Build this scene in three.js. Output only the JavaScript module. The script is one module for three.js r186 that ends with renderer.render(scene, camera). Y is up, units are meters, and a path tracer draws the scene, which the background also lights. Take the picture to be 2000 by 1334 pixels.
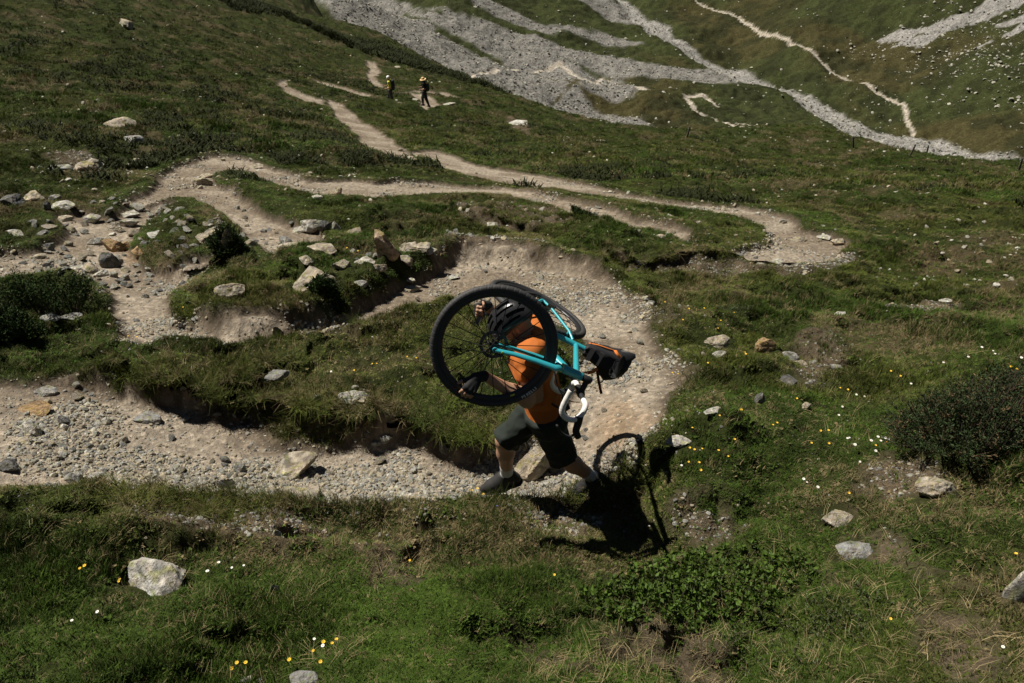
import * as THREE from 'three';
import { FontLoader } from 'three/addons/loaders/FontLoader.js';
import { TextGeometry } from 'three/addons/geometries/TextGeometry.js';
import { mergeGeometries, mergeVertices, toCreasedNormals } from 'three/addons/utils/BufferGeometryUtils.js';

// ---------------------------------------------------------------- camera, sky, sun, exposure
const EYE = 4.4;
const camera = new THREE.PerspectiveCamera(2 * Math.atan(667 / 1700) * 180 / Math.PI, 2000 / 1334, 0.1, 3000);
camera.position.set(0, EYE, 0);
camera.rotation.set(-36 * Math.PI / 180, 0, 0);
const scene = new THREE.Scene();
const renderer = new THREE.WebGLRenderer({ antialias: true });
renderer.toneMapping = THREE.LinearToneMapping;
renderer.toneMappingExposure = 1.36;
renderer.shadowMap.enabled = true;
const SUN = new THREE.Vector3(-0.465, 0.85, -0.25).normalize();
// clear high-mountain sky: deep blue overhead, paler towards the horizon
{
  const W = 64, Hh = 64, d = new Float32Array(W * Hh * 4);
  for (let j = 0; j < Hh; j++) for (let i = 0; i < W; i++) {
    const e = ((j + 0.5) / Hh - 0.5) * Math.PI, t = Math.pow(Math.max(0, Math.sin(e)), 0.55), k = (j * W + i) * 4;
    d[k] = 0.062 + (0.014 - 0.062) * t; d[k + 1] = 0.072 + (0.027 - 0.072) * t; d[k + 2] = 0.082 + (0.055 - 0.082) * t; d[k + 3] = 1;
  }
  const t = new THREE.DataTexture(d, W, Hh, THREE.RGBAFormat, THREE.FloatType);
  t.mapping = THREE.EquirectangularReflectionMapping; t.magFilter = THREE.LinearFilter; t.needsUpdate = true;
  scene.background = t; scene.environment = t;
}
const sun = new THREE.DirectionalLight(new THREE.Color(1, 0.94, 0.84), 5);
sun.position.copy(SUN).multiplyScalar(60);
sun.castShadow = true;
sun.shadow.mapSize.set(4096, 4096);
Object.assign(sun.shadow.camera, { left: -60, right: 60, top: 60, bottom: -60, near: 1, far: 300 });
scene.add(sun, sun.target);

// ---------------------------------------------------------------- measured layout, in metres
const D = {
  near: [[-2.485,1.34,-1.955],[-1.485,1.135,-2.086],[0.0,1.029,-2.154],[1.396,1.331,-1.961],[2.203,1.688,-1.733],[0.0,1.415,-1.407],[-1.543,1.631,-1.23],[1.452,1.794,-1.158],[0.0,1.759,-0.559],[-1.383,2.018,-0.504],[1.284,2.188,-0.468],[-2.974,1.093,-2.597],[-1.612,0.71,-2.964],[0.0,0.54,-3.099],[1.531,0.894,-2.815],[2.662,1.475,-2.349],[-3.574,0.819,-3.407],[-1.967,0.293,-3.907],[-1.026,0.117,-4.074],[0.071,0.029,-4.254],[0.523,0.107,-4.202],[0.839,0.251,-4.038],[1.559,0.545,-3.751],[2.544,0.905,-3.401],[3.169,1.266,-3.05],[-4.249,0.5,-4.31],[-2.633,0.084,-4.769],[-1.341,-0.089,-4.79],[-0.191,-0.077,-4.777],[0.994,0.354,-4.524],[1.783,0.337,-4.543],[2.889,0.743,-4.089],[3.542,1.172,-3.609],[-4.855,0.29,-5.175],[-2.968,-0.086,-5.649],[-1.337,-0.316,-5.938],[0.0,-0.302,-5.779],[1.153,0.043,-5.486],[2.086,-0.016,-5.56],[3.461,0.362,-5.146],[4.263,0.818,-4.564],[-6.042,-0.324,-6.724],[-3.794,-0.544,-7.037],[-1.599,-0.808,-7.413],[0.0,-0.716,-7.282],[1.237,-0.434,-6.881],[2.832,-0.632,-7.162],[4.968,-0.456,-6.912],[5.923,-0.232,-6.593],[-7.392,-0.901,-8.574],[-4.673,-1.236,-8.998],[-2.423,-1.129,-8.713],[0.0,-1.28,-9.186],[1.567,-1.219,-9.089],[4.05,-1.652,-9.788],[6.578,-1.497,-9.537],[7.883,-1.036,-8.792],[-9.129,-1.557,-11.019],[-5.479,-1.984,-11.81],[-1.622,-2.213,-12.233],[2.107,-2.544,-12.669],[5.287,-2.858,-13.243],[8.82,-2.865,-13.255],[10.878,-2.492,-12.576],[-11.131,-2.214,-13.906],[-6.941,-2.966,-15.486],[-2.355,-4.347,-18.39],[3.151,-5.064,-19.609],[7.881,-5.569,-20.359],[13.547,-5.991,-20.917],[16.858,-5.547,-20.022],[-14.542,-3.394,-18.783],[-9.304,-4.613,-21.382],[-4.918,-6.848,-26.274],[0.0,-9.953,-33.015],[8.202,-13.057,-39.547],[16.324,-14.928,-43.127],[24.009,-13.239,-37.635],[28.862,-12.27,-34.541],[13.561,-22.062,-63.371],[26.009,-25.062,-69.682],[0.0,-16.2,-52.073],[29.989,-17.414,-47.168],[37.255,-16.886,-44.754],[-19.028,-4.69,-25.383],[-13.268,-7.225,-31.382],[-9.152,-11.85,-43.141],[-5.279,-14.897,-51.232],[0.0,-19.221,-63.766],[-24.571,-6.066,-33.701],[-18.92,-10.209,-46.18],[-13.485,-17.361,-65.151],[-7.054,-22.542,-79.249],[-2.539,-25.84,-84.73],[-32.761,-7.646,-46.321],[-26.578,-13.665,-66.658],[-24.429,-19.242,-85.489],[-21.281,-26.005,-105.672],[-14.828,-28.245,-106.106],[-44.403,-8.478,-65.288],[-41.392,-15.195,-94.486],[-36.92,-22.108,-121.796],[-32.002,-31.401,-142.106],[-39.469,-63.755,-175.264],[-26.183,-61.245,-151.689],[-17.029,-54.813,-132.708],[-3.526,-55.6,-117.68],[19.373,-47.402,-90.53],[35.762,-52.111,-95.812],[42.485,-38.504,-66.821],[51.076,-36.783,-61.356],[-55.471,-127.656,-246.317],[-11.219,-109.874,-189.058],[29.059,-90.303,-135.795],[55.948,-87.088,-127.636],[78.116,-72.233,-93.839]],
  far: [[-71.21,-54.11,-245.25],[-48.89,-54.74,-227.4],[-38.58,-54.71,-227.29],[-28.04,-56.86,-201.01],[-11.23,-60.38,-188.88],[11.21,-65.28,-184.99],[34.86,-63.46,-163.03],[56.47,-64.88,-165.4],[77.54,-72.05,-177.22],[101.44,-69.14,-159.72],[114.17,-60.83,-137.15],[-14.43,-61.95,-255.12],[-13.21,-64.88,-227.31],[14.82,-70.93,-256.77],[13.33,-70.88,-225.39],[45.52,-75.37,-271.91],[42.32,-75.26,-238.51],[68.53,-75.23,-230.16],[61.48,-73.0,-202.13],[81.45,-74.99,-205.64],[39.56,-70.09,-197.77],[34.62,-75.16,-305.93],[37.1,-71.86,-334.41],[68.04,-73.78,-300.64],[71.6,-66.29,-324.77],[64.92,-77.9,-265.02],[86.22,-72.11,-246.37],[102.9,-72.24,-221.53],[98.59,-74.18,-201.87],[92.35,-74.86,-188.05],[107.36,-68.4,-172.71],[122.54,-60.28,-151.08],[120.65,-65.69,-202.6],[138.76,-57.61,-179.24],[129.68,-60.45,-225.39],[148.84,-52.85,-198.98],[109.78,-65.25,-256.98],[135.58,-51.34,-244.41],[155.3,-44.71,-215.34],[114.6,-55.94,-277.24],[-31.99,-56.17,-292.07],[-59.51,-49.54,-273.45],[-166.51,-43.89,-244.83],[-130.38,-50.47,-264.56],[0.0,-62.37,-338.48],[156.32,-35.83,-299.24],[85.17,-50.4,-407.61],[-68.95,-39.96,-329.97],[0.0,-48.9,-396.43],[178.67,-30.97,-263.11],[-56.25,-97.06,-243.58],[-101.23,-129.09,-250.5],[-170.79,-145.03,-236.66],[-87.71,-113.01,-149.86],[-7.93,-58.87,-130.8],[24.32,-59.11,-112.17],[52.43,-64.02,-117.85],[77.12,-58.9,-99.23],[-51.26,-85.93,-142.97],[0.0,-53.94,-82.34],[35.68,-53.87,-79.29],[57.26,-48.1,-67.49],[-46.87,-64.73,-77.33]],
  trails: [{"sink":0.06,"p":[[-4.762,-5.283],[-4.322,-5.427],[-3.935,-5.583],[-3.608,-5.663],[-3.166,-5.411],[-2.838,-5.282],[-2.673,-5.371],[-2.37,-5.292],[-2.11,-5.222],[-1.88,-5.099],[-1.722,-4.935],[-1.412,-4.932],[-1.108,-4.989],[-0.877,-5.044],[-0.626,-4.913],[-0.46,-4.774],[-0.23,-4.78],[0.0,-4.857],[0.2,-5.085],[0.375,-5.435],[0.529,-5.868],[0.654,-6.229],[0.588,-6.731],[0.314,-7.292],[-0.221,-7.754],[-0.75,-8.318],[-0.621,-8.935],[-0.907,-9.389],[-0.662,-10.246],[-0.139,-10.247],[0.339,-9.915],[0.975,-9.458],[1.36,-8.695],[1.439,-7.77],[1.39,-6.826],[1.4,-6.086],[1.303,-5.294],[1.103,-4.695],[0.94,-4.544],[0.811,-4.426],[0.823,-4.281],[0.688,-4.278],[0.53,-4.272],[0.354,-4.257],[0.07,-4.145],[-0.139,-4.111],[-0.35,-4.177],[-0.517,-4.087],[-0.828,-4.097],[-1.013,-3.978],[-1.231,-4.058],[-1.489,-4.016],[-1.738,-3.966],[-1.913,-4.003],[-2.077,-4.007],[-2.333,-4.007],[-2.401,-3.873],[-2.584,-4.001],[-2.718,-3.834],[-2.934,-3.737],[-3.219,-3.632],[-3.552,-3.541]]},{"sink":0.1,"p":[[-0.222,-7.79],[-0.584,-8.264],[-1.141,-8.025],[-1.523,-7.56],[-1.888,-7.242],[-2.234,-6.98],[-2.548,-6.696],[-2.728,-6.657],[-3.102,-6.76],[-3.291,-6.747],[-3.437,-6.524],[-3.713,-6.661],[-4.103,-7.226],[-4.478,-7.942],[-4.873,-8.725],[-5.254,-9.271],[-5.654,-9.571],[-5.994,-9.246],[-6.169,-8.901],[-6.867,-8.603],[-7.695,-9.86],[-6.855,-10.101],[-6.54,-10.396],[-6.508,-11.027],[-6.643,-11.609],[-7.084,-12.192],[-6.944,-12.57],[-6.376,-12.302],[-6.328,-12.854],[-6.164,-13.493],[-6.001,-13.75],[-5.802,-12.377],[-5.71,-11.723],[-5.408,-10.883],[-5.058,-10.26],[-4.744,-9.906],[-4.33,-9.616],[-4.058,-9.886],[-3.623,-10.246],[-3.854,-9.681],[-3.975,-9.134],[-3.931,-8.619],[-3.69,-7.966],[-3.458,-7.507],[-3.136,-7.266],[-2.683,-7.138],[-2.299,-7.231],[-1.946,-7.521],[-1.799,-8.205],[-1.573,-8.63],[-1.33,-9.12],[-0.938,-9.759],[-0.668,-10.344],[0.0,-9.414]]},{"sink":0.09,"p":[[-6.432,-12.809],[-6.541,-13.733],[-6.633,-14.676],[-7.023,-15.954],[-7.348,-17.698],[-7.376,-19.018],[-7.108,-19.811],[-6.525,-19.907],[-5.83,-19.182],[-5.127,-18.307],[-4.432,-17.302],[-4.072,-17.67],[-3.584,-18.062],[-3.06,-17.654],[-2.515,-18.697],[-1.828,-19.021],[-1.207,-18.793],[-0.599,-18.631],[0.0,-18.02],[0.655,-16.825],[1.05,-16.124],[1.56,-14.858],[2.038,-14.028],[2.526,-13.093],[2.928,-12.423],[2.673,-11.669],[2.317,-12.37],[1.733,-13.034],[1.196,-13.954],[0.79,-15.088],[0.0,-16.779],[-0.65,-16.718],[-1.298,-16.726],[-2.076,-16.02],[-2.597,-15.385],[-3.038,-15.634],[-3.585,-15.375],[-4.045,-15.656],[-4.6,-16.258],[-5.637,-17.7],[-6.253,-17.896],[-6.444,-17.402],[-6.185,-16.207],[-5.611,-15.269],[-4.916,-14.419],[-4.388,-13.545],[-3.829,-12.761],[-3.324,-12.222],[-2.912,-11.885],[-2.649,-11.211],[-2.828,-10.585],[-3.077,-10.295],[-3.504,-10.518],[-3.796,-11.283],[-4.512,-12.461],[-5.151,-13.598],[-5.707,-14.175],[-6.136,-14.107]]},{"sink":0.08,"p":[[-9.902,-44.52],[-8.775,-43.14],[-7.388,-39.477],[-5.283,-33.357],[-3.813,-27.98],[-3.265,-25.343],[-2.619,-27.838],[-1.623,-25.739],[-0.751,-23.676],[0.0,-23.415],[1.145,-22.447],[1.933,-20.068],[2.562,-18.001],[3.107,-17.074],[3.754,-16.44],[4.507,-16.018],[4.852,-15.388],[5.032,-14.357],[4.958,-13.285],[5.335,-12.861],[5.368,-12.024],[4.865,-11.173],[4.298,-10.648],[3.844,-10.379],[3.398,-10.332],[3.042,-10.62],[2.894,-10.926],[3.361,-11.272],[3.957,-11.854],[4.392,-13.118],[4.32,-13.862],[3.858,-14.631],[3.279,-15.132],[2.72,-16.026],[2.186,-16.816],[1.494,-17.775],[0.737,-19.114],[-0.128,-19.965],[-0.942,-21.111],[-1.842,-22.332],[-2.544,-24.925],[-3.036,-24.08],[-3.203,-22.834],[-4.093,-24.698],[-5.534,-29.317],[-7.272,-34.923],[-9.057,-41.402]]},{"sink":0.1,"p":[[-12.424,-74.282],[-11.351,-73.362],[-10.405,-68.756],[-10.09,-64.177],[-9.31,-60.385],[-8.497,-57.132],[-8.741,-55.589],[-9.81,-59.051],[-10.944,-64.347],[-11.311,-68.655],[-12.14,-71.378]]},{"sink":0.1,"p":[[-12.897,-46.917],[-12.65,-48.11],[-11.673,-44.754],[-10.496,-43.444],[-9.431,-43.219],[-9.143,-40.874],[-10.096,-40.626],[-11.363,-42.464],[-11.941,-43.572]]},{"sink":0.12,"p":[[-12.102,-51.961],[-11.362,-52.776],[-10.037,-52.266],[-8.302,-50.983],[-6.466,-48.405],[-5.792,-47.572],[-6.061,-46.494],[-7.545,-47.876],[-9.249,-49.503],[-11.516,-50.62]]},{"sink":0.1,"p":[[-6.708,-55.69],[-5.74,-55.982],[-4.904,-54.017],[-4.306,-51.327],[-4.784,-47.528],[-5.345,-48.242],[-5.446,-51.641],[-6.231,-52.865]]},{"sink":0.1,"p":[[-7.576,-54.73],[-6.357,-58.765],[-4.689,-59.928],[-3.294,-57.324],[-3.406,-56.253],[-4.855,-57.498],[-6.327,-56.808],[-7.362,-53.577]]}],
  raised: [{"h":0.27,"w":0.22,"lip":0.17,"p":[[-4.718,-5.319],[-4.044,-5.455],[-3.38,-5.724],[-2.936,-5.967],[-2.379,-6.108],[-1.805,-6.531],[-1.217,-7.056],[-0.644,-7.562],[-0.103,-7.206],[0.379,-6.539],[0.557,-5.889],[0.384,-5.312],[0.153,-4.883],[-0.148,-4.649],[-0.447,-4.683],[-0.771,-4.916],[-1.144,-4.84],[-1.53,-4.871],[-1.837,-5.043],[-2.11,-5.191],[-2.376,-5.179],[-2.66,-5.225],[-3.094,-5.349],[-3.467,-5.478],[-3.783,-5.405],[-4.558,-5.088]]},{"h":0.24,"w":0.3,"lip":0.03,"p":[[-3.405,-7.48],[-3.629,-8.513],[-3.543,-9.247],[-3.154,-9.673],[-2.716,-10.053],[-2.136,-10.618],[-1.245,-10.951],[-0.361,-10.751],[0.563,-10.452],[1.311,-9.641],[1.456,-8.417],[1.105,-8.946],[0.391,-9.564],[-0.27,-9.945],[-0.735,-9.848],[-0.96,-9.354],[-1.279,-8.81],[-1.692,-8.03],[-1.81,-7.356],[-2.149,-6.954],[-2.701,-6.832],[-3.176,-7.068]]},{"h":0.2,"w":0.3,"lip":0.1,"p":[[-1.38,-14.129],[-0.382,-14.684],[0.538,-13.685],[1.325,-12.502],[2.19,-11.259],[2.909,-10.769],[3.805,-10.807],[4.718,-10.881],[3.955,-10.373],[3.088,-10.333],[2.313,-10.353],[1.396,-10.336],[0.743,-11.089],[0.08,-12.084],[-0.668,-12.676]]},{"h":0.08,"w":0.25,"lip":0,"p":[[-1.282,-20.118],[0.0,-18.336],[1.105,-17.106],[2.476,-15.154],[3.627,-13.724],[4.221,-13.01],[3.958,-11.995],[3.422,-11.559],[2.958,-11.939],[2.385,-12.83],[1.688,-14.288],[0.822,-15.817],[0.0,-17.49]]},{"h":0.28,"w":0.35,"lip":0.12,"p":[[-4.84,-9.856],[-5.262,-10.887],[-5.499,-11.946],[-5.527,-12.851],[-5.005,-12.782],[-4.241,-11.669],[-3.552,-10.49],[-3.292,-9.662],[-3.706,-9.56],[-4.066,-9.13],[-4.508,-9.443]]},{"h":0.15,"w":0.4,"lip":0,"p":[[-5.505,-14.883],[-5.786,-15.882],[-5.049,-15.759],[-4.2,-14.782],[-3.325,-14.226],[-2.539,-13.923],[-1.806,-13.834],[-1.186,-12.882],[-1.813,-12.504],[-2.348,-11.807],[-2.807,-11.762],[-3.557,-12.268],[-4.46,-13.427]]},{"h":0.1,"w":0.35,"lip":0,"p":[[-3.372,-3.339],[-2.704,-3.579],[-2.189,-3.716],[-1.594,-3.761],[-0.961,-3.75],[-0.329,-3.882],[0.166,-3.917],[0.589,-3.334],[-0.286,-3.209],[-1.409,-3.175],[-2.164,-3.063],[-2.998,-2.815]]},{"h":0.22,"w":0.3,"lip":0,"p":[[0.807,-4.033],[0.814,-4.244],[0.949,-4.37],[1.103,-4.512],[1.264,-4.94],[1.508,-4.977],[1.692,-4.289],[1.503,-3.616],[1.122,-3.467],[0.83,-3.608],[0.721,-3.877]]},{"h":0.5,"w":1.6,"lip":0,"p":[[-8.835,-45.78],[-7.257,-46.116],[-5.536,-45.525],[-4.512,-46.314],[-4.751,-48.297],[-6.119,-48.121],[-7.552,-48.125],[-8.668,-47.991]]},{"h":0.1,"w":0.5,"lip":0,"p":[[1.134,-4.338],[1.306,-5.074],[1.346,-6.138],[1.922,-6.656],[2.689,-6.104],[2.502,-4.636],[1.928,-3.979],[1.478,-4.068]]}],
  bare: [{"k":"earth","p":[[-1.045,-14.555],[-0.4,-15.361],[0.579,-14.761],[0.971,-13.364],[0.813,-12.204],[0.322,-12.091],[-0.326,-12.27],[-0.864,-13.113]]},{"k":"rubble","p":[[-0.882,-10.928],[-0.302,-11.259],[0.43,-10.609],[0.338,-9.904],[-0.275,-10.125],[-0.757,-10.126]]},{"k":"rubble","p":[[0.628,-10.28],[1.442,-10.655],[2.335,-10.407],[3.41,-10.405],[4.847,-11.158],[5.309,-11.551],[4.795,-10.641],[3.845,-9.987],[2.979,-9.865],[2.043,-9.973],[1.224,-9.982]]},{"k":"earth","p":[[0.034,-3.985],[0.308,-4.073],[0.634,-3.958],[0.578,-3.733],[0.351,-3.675],[0.13,-3.782]]},{"k":"earth","p":[[1.037,-3.708],[1.235,-3.651],[1.312,-3.481],[1.156,-3.427],[1.048,-3.53]]},{"k":"earth","p":[[0.48,-2.481],[0.72,-2.614],[0.973,-2.561],[1.02,-2.313],[0.909,-2.146],[0.674,-2.255],[0.34,-2.276]]},{"k":"earth","p":[[1.795,-2.312],[1.869,-2.262],[1.86,-2.042],[1.746,-1.935],[1.702,-2.057]]},{"k":"rubble","p":[[1.599,-3.003],[1.66,-2.9],[1.629,-2.673],[1.556,-2.754]]},{"k":"earth","p":[[0.0,-2.608],[0.23,-2.32],[0.394,-2.159],[0.173,-2.125]]},{"k":"earth","p":[[1.781,-3.218],[1.962,-3.034],[1.973,-2.799],[1.815,-2.922]]},{"k":"earth","p":[[-2.262,-3.588],[-2.081,-3.72],[-1.72,-3.739],[-1.285,-3.752],[-1.1,-3.497],[-1.369,-3.388],[-1.684,-3.459],[-1.999,-3.449]]},{"k":"earth","p":[[-0.922,-3.516],[-0.669,-3.463],[-0.561,-3.094],[-0.728,-3.088]]},{"k":"earth","p":[[1.669,-8.575],[1.87,-8.37],[1.862,-7.496],[1.475,-6.561],[1.418,-7.235]]},{"k":"earth","p":[[1.391,-8.303],[1.605,-7.863],[1.427,-6.559],[1.348,-5.444],[1.318,-5.715],[1.332,-6.56]]},{"k":"earth","p":[[2.816,-6.967],[3.199,-7.178],[3.003,-6.197],[2.486,-5.52],[2.338,-5.82]]},{"k":"earth","p":[[2.288,-3.936],[2.47,-3.814],[2.46,-3.442],[2.258,-3.466],[2.188,-3.692]]},{"k":"rubble","p":[[4.556,-9.082],[4.978,-8.913],[5.363,-8.711],[5.177,-8.155],[4.577,-8.094],[4.427,-8.516]]},{"k":"rubble","p":[[-10.148,-17.744],[-10.05,-19.142],[-8.674,-17.627],[-8.456,-16.225],[-9.192,-16.281]]},{"k":"rubble","p":[[-0.323,-52.882],[0.955,-51.853],[0.939,-43.3],[0.0,-45.741]]}],
  ochre: [[[-3.774,-5.169],[-3.631,-5.259],[-3.425,-4.964],[-3.398,-4.737],[-3.615,-4.91]],[[-3.327,-4.805],[-3.091,-4.833],[-2.942,-4.663],[-3.121,-4.601]],[[0.743,-5.45],[0.985,-5.18],[1.108,-4.791],[0.929,-4.541],[0.715,-4.446],[0.562,-4.728]],[[-5.988,-11.298],[-5.451,-11.264],[-4.956,-10.172],[-5.12,-10.038],[-5.509,-10.383]]],
  scree: [[[-61.811,-266.742],[-44.627,-207.562],[-39.173,-201.26],[-34.411,-198.542],[-27.576,-196.656],[-19.322,-192.532],[-10.428,-183.684],[-4.337,-180.141],[3.27,-180.148],[12.701,-173.063],[18.692,-168.886],[25.241,-163.132],[34.723,-162.265],[31.367,-169.736],[25.8,-184.079],[18.385,-189.577],[9.735,-203.261],[3.675,-205.702],[-5.034,-213.563],[-12.914,-221.414],[-19.605,-226.388],[-27.286,-238.717],[-32.453,-260.717],[-34.923,-271.925]],[[-33.51,-264.094],[-23.847,-246.268],[-16.408,-238.044],[-5.449,-234.765],[5.367,-228.455],[13.324,-225.302],[20.914,-219.489],[13.606,-206.616],[3.771,-211.835],[-6.476,-220.908],[-17.314,-230.697],[-27.959,-245.014]],[[-24.058,-248.864],[-13.922,-243.183],[-2.779,-240.285],[8.366,-239.051],[19.614,-238.718],[31.974,-235.238],[41.35,-232.099],[51.771,-235.615],[57.74,-244.263],[64.507,-248.942],[69.605,-234.581],[74.34,-223.901],[66.874,-223.333],[55.938,-222.237],[43.576,-220.575],[31.364,-218.676],[23.666,-220.779],[14.841,-228.541],[4.069,-231.743],[-6.81,-234.96],[-16.347,-236.921]],[[-12.022,-267.364],[-5.893,-259.67],[4.411,-256.389],[14.825,-256.788],[26.928,-257.806],[35.737,-255.469],[29.286,-250.875],[17.521,-251.524],[5.754,-249.161],[-2.896,-253.358],[-10.142,-255.378]],[[17.07,-303.699],[30.434,-297.827],[39.584,-288.593],[41.372,-276.552],[35.446,-280.969],[24.626,-288.417],[14.864,-292.377]],[[17.548,-209.369],[25.865,-216.406],[30.31,-200.737],[23.599,-195.016],[17.904,-197.971]],[[102.075,-246.274],[108.302,-247.25],[115.505,-242.273],[122.993,-239.922],[130.166,-241.232],[134.262,-236.505],[131.547,-234.843],[122.077,-236.938],[116.562,-237.93],[111.05,-239.624],[106.013,-239.565],[103.34,-239.261],[110.685,-238.429],[115.218,-237.422],[108.771,-236.219],[105.884,-241.269]],[[105.494,-239.971],[114.475,-238.896],[121.894,-236.344],[131.547,-234.843],[128.24,-234.915],[119.457,-235.927],[113.92,-237.092],[109.727,-235.317],[106.293,-238.382]],[[118.002,-224.174],[123.853,-224.669],[129.702,-225.573],[134.999,-225.721],[133.227,-220.895],[128.715,-222.798],[123.362,-223.244],[118.857,-223.318]],[[125.435,-229.479],[130.768,-228.812],[134.945,-228.564],[134.003,-225.832],[129.275,-227.562]]],
  stream: [[[34.606,-315.735],[39.575,-303.597],[42.921,-286.16],[48.137,-278.875],[48.04,-265.075],[50.585,-263.26],[55.074,-253.447],[61.784,-249.786],[67.648,-237.901],[72.688,-225.244],[77.008,-212.126],[80.848,-203.747],[83.742,-193.855],[89.526,-189.845],[95.625,-185.201],[97.235,-171.895],[103.361,-161.861],[107.697,-154.335],[105.276,-149.74],[98.241,-161.014],[91.792,-171.182],[80.815,-173.757],[77.97,-181.448],[76.624,-194.711],[74.507,-207.972],[71.489,-220.594],[66.418,-226.975],[60.566,-237.348],[53.55,-245.16],[48.15,-257.532],[42.42,-266.279],[40.935,-279.467],[37.219,-297.508],[31.858,-314.892]]],
  farTrails: [{"w":1.1,"p":[[58.835,-306.851],[67.137,-295.161],[72.187,-287.354],[73.931,-278.592],[76.451,-263.764],[79.781,-253.735],[82.614,-242.95],[87.741,-231.422],[90.669,-223.116],[92.348,-215.965],[95.194,-211.185],[95.78,-205.679],[94.045,-198.992],[92.732,-190.589]]},{"w":1.7,"p":[[-9.683,-184.118],[-4.65,-195.34],[3.79,-213.016],[12.607,-224.331]]},{"w":1.4,"p":[[12.607,-224.331],[16.431,-211.503],[19.693,-204.868],[22.878,-219.37],[25.563,-213.506],[30.31,-200.737],[33.69,-198.861]]},{"w":0.8,"p":[[19.848,-206.699],[24.605,-204.415]]},{"w":1.2,"p":[[42.115,-206.45],[46.918,-207.153],[47.639,-195.93]]},{"w":1.3,"p":[[42.115,-206.45],[41.373,-188.591],[45.612,-186.789],[48.511,-179.824],[51.972,-168.13],[56.84,-167.344]]},{"w":1.2,"p":[[49.833,-185.189],[53.007,-171.914],[56.547,-166.359]]},{"w":1.4,"p":[[66.343,-175.278],[74.88,-182.78],[80.129,-177.853],[86.184,-175.799]]}],
  gully: [[-28.396,-87.987],[-25.707,-94.215],[-19.888,-86.413],[-16.114,-81.591],[-13.615,-80.356],[-10.872,-80.428],[-8.111,-80.684],[-5.058,-77.158],[-3.065,-73.122]],
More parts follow.
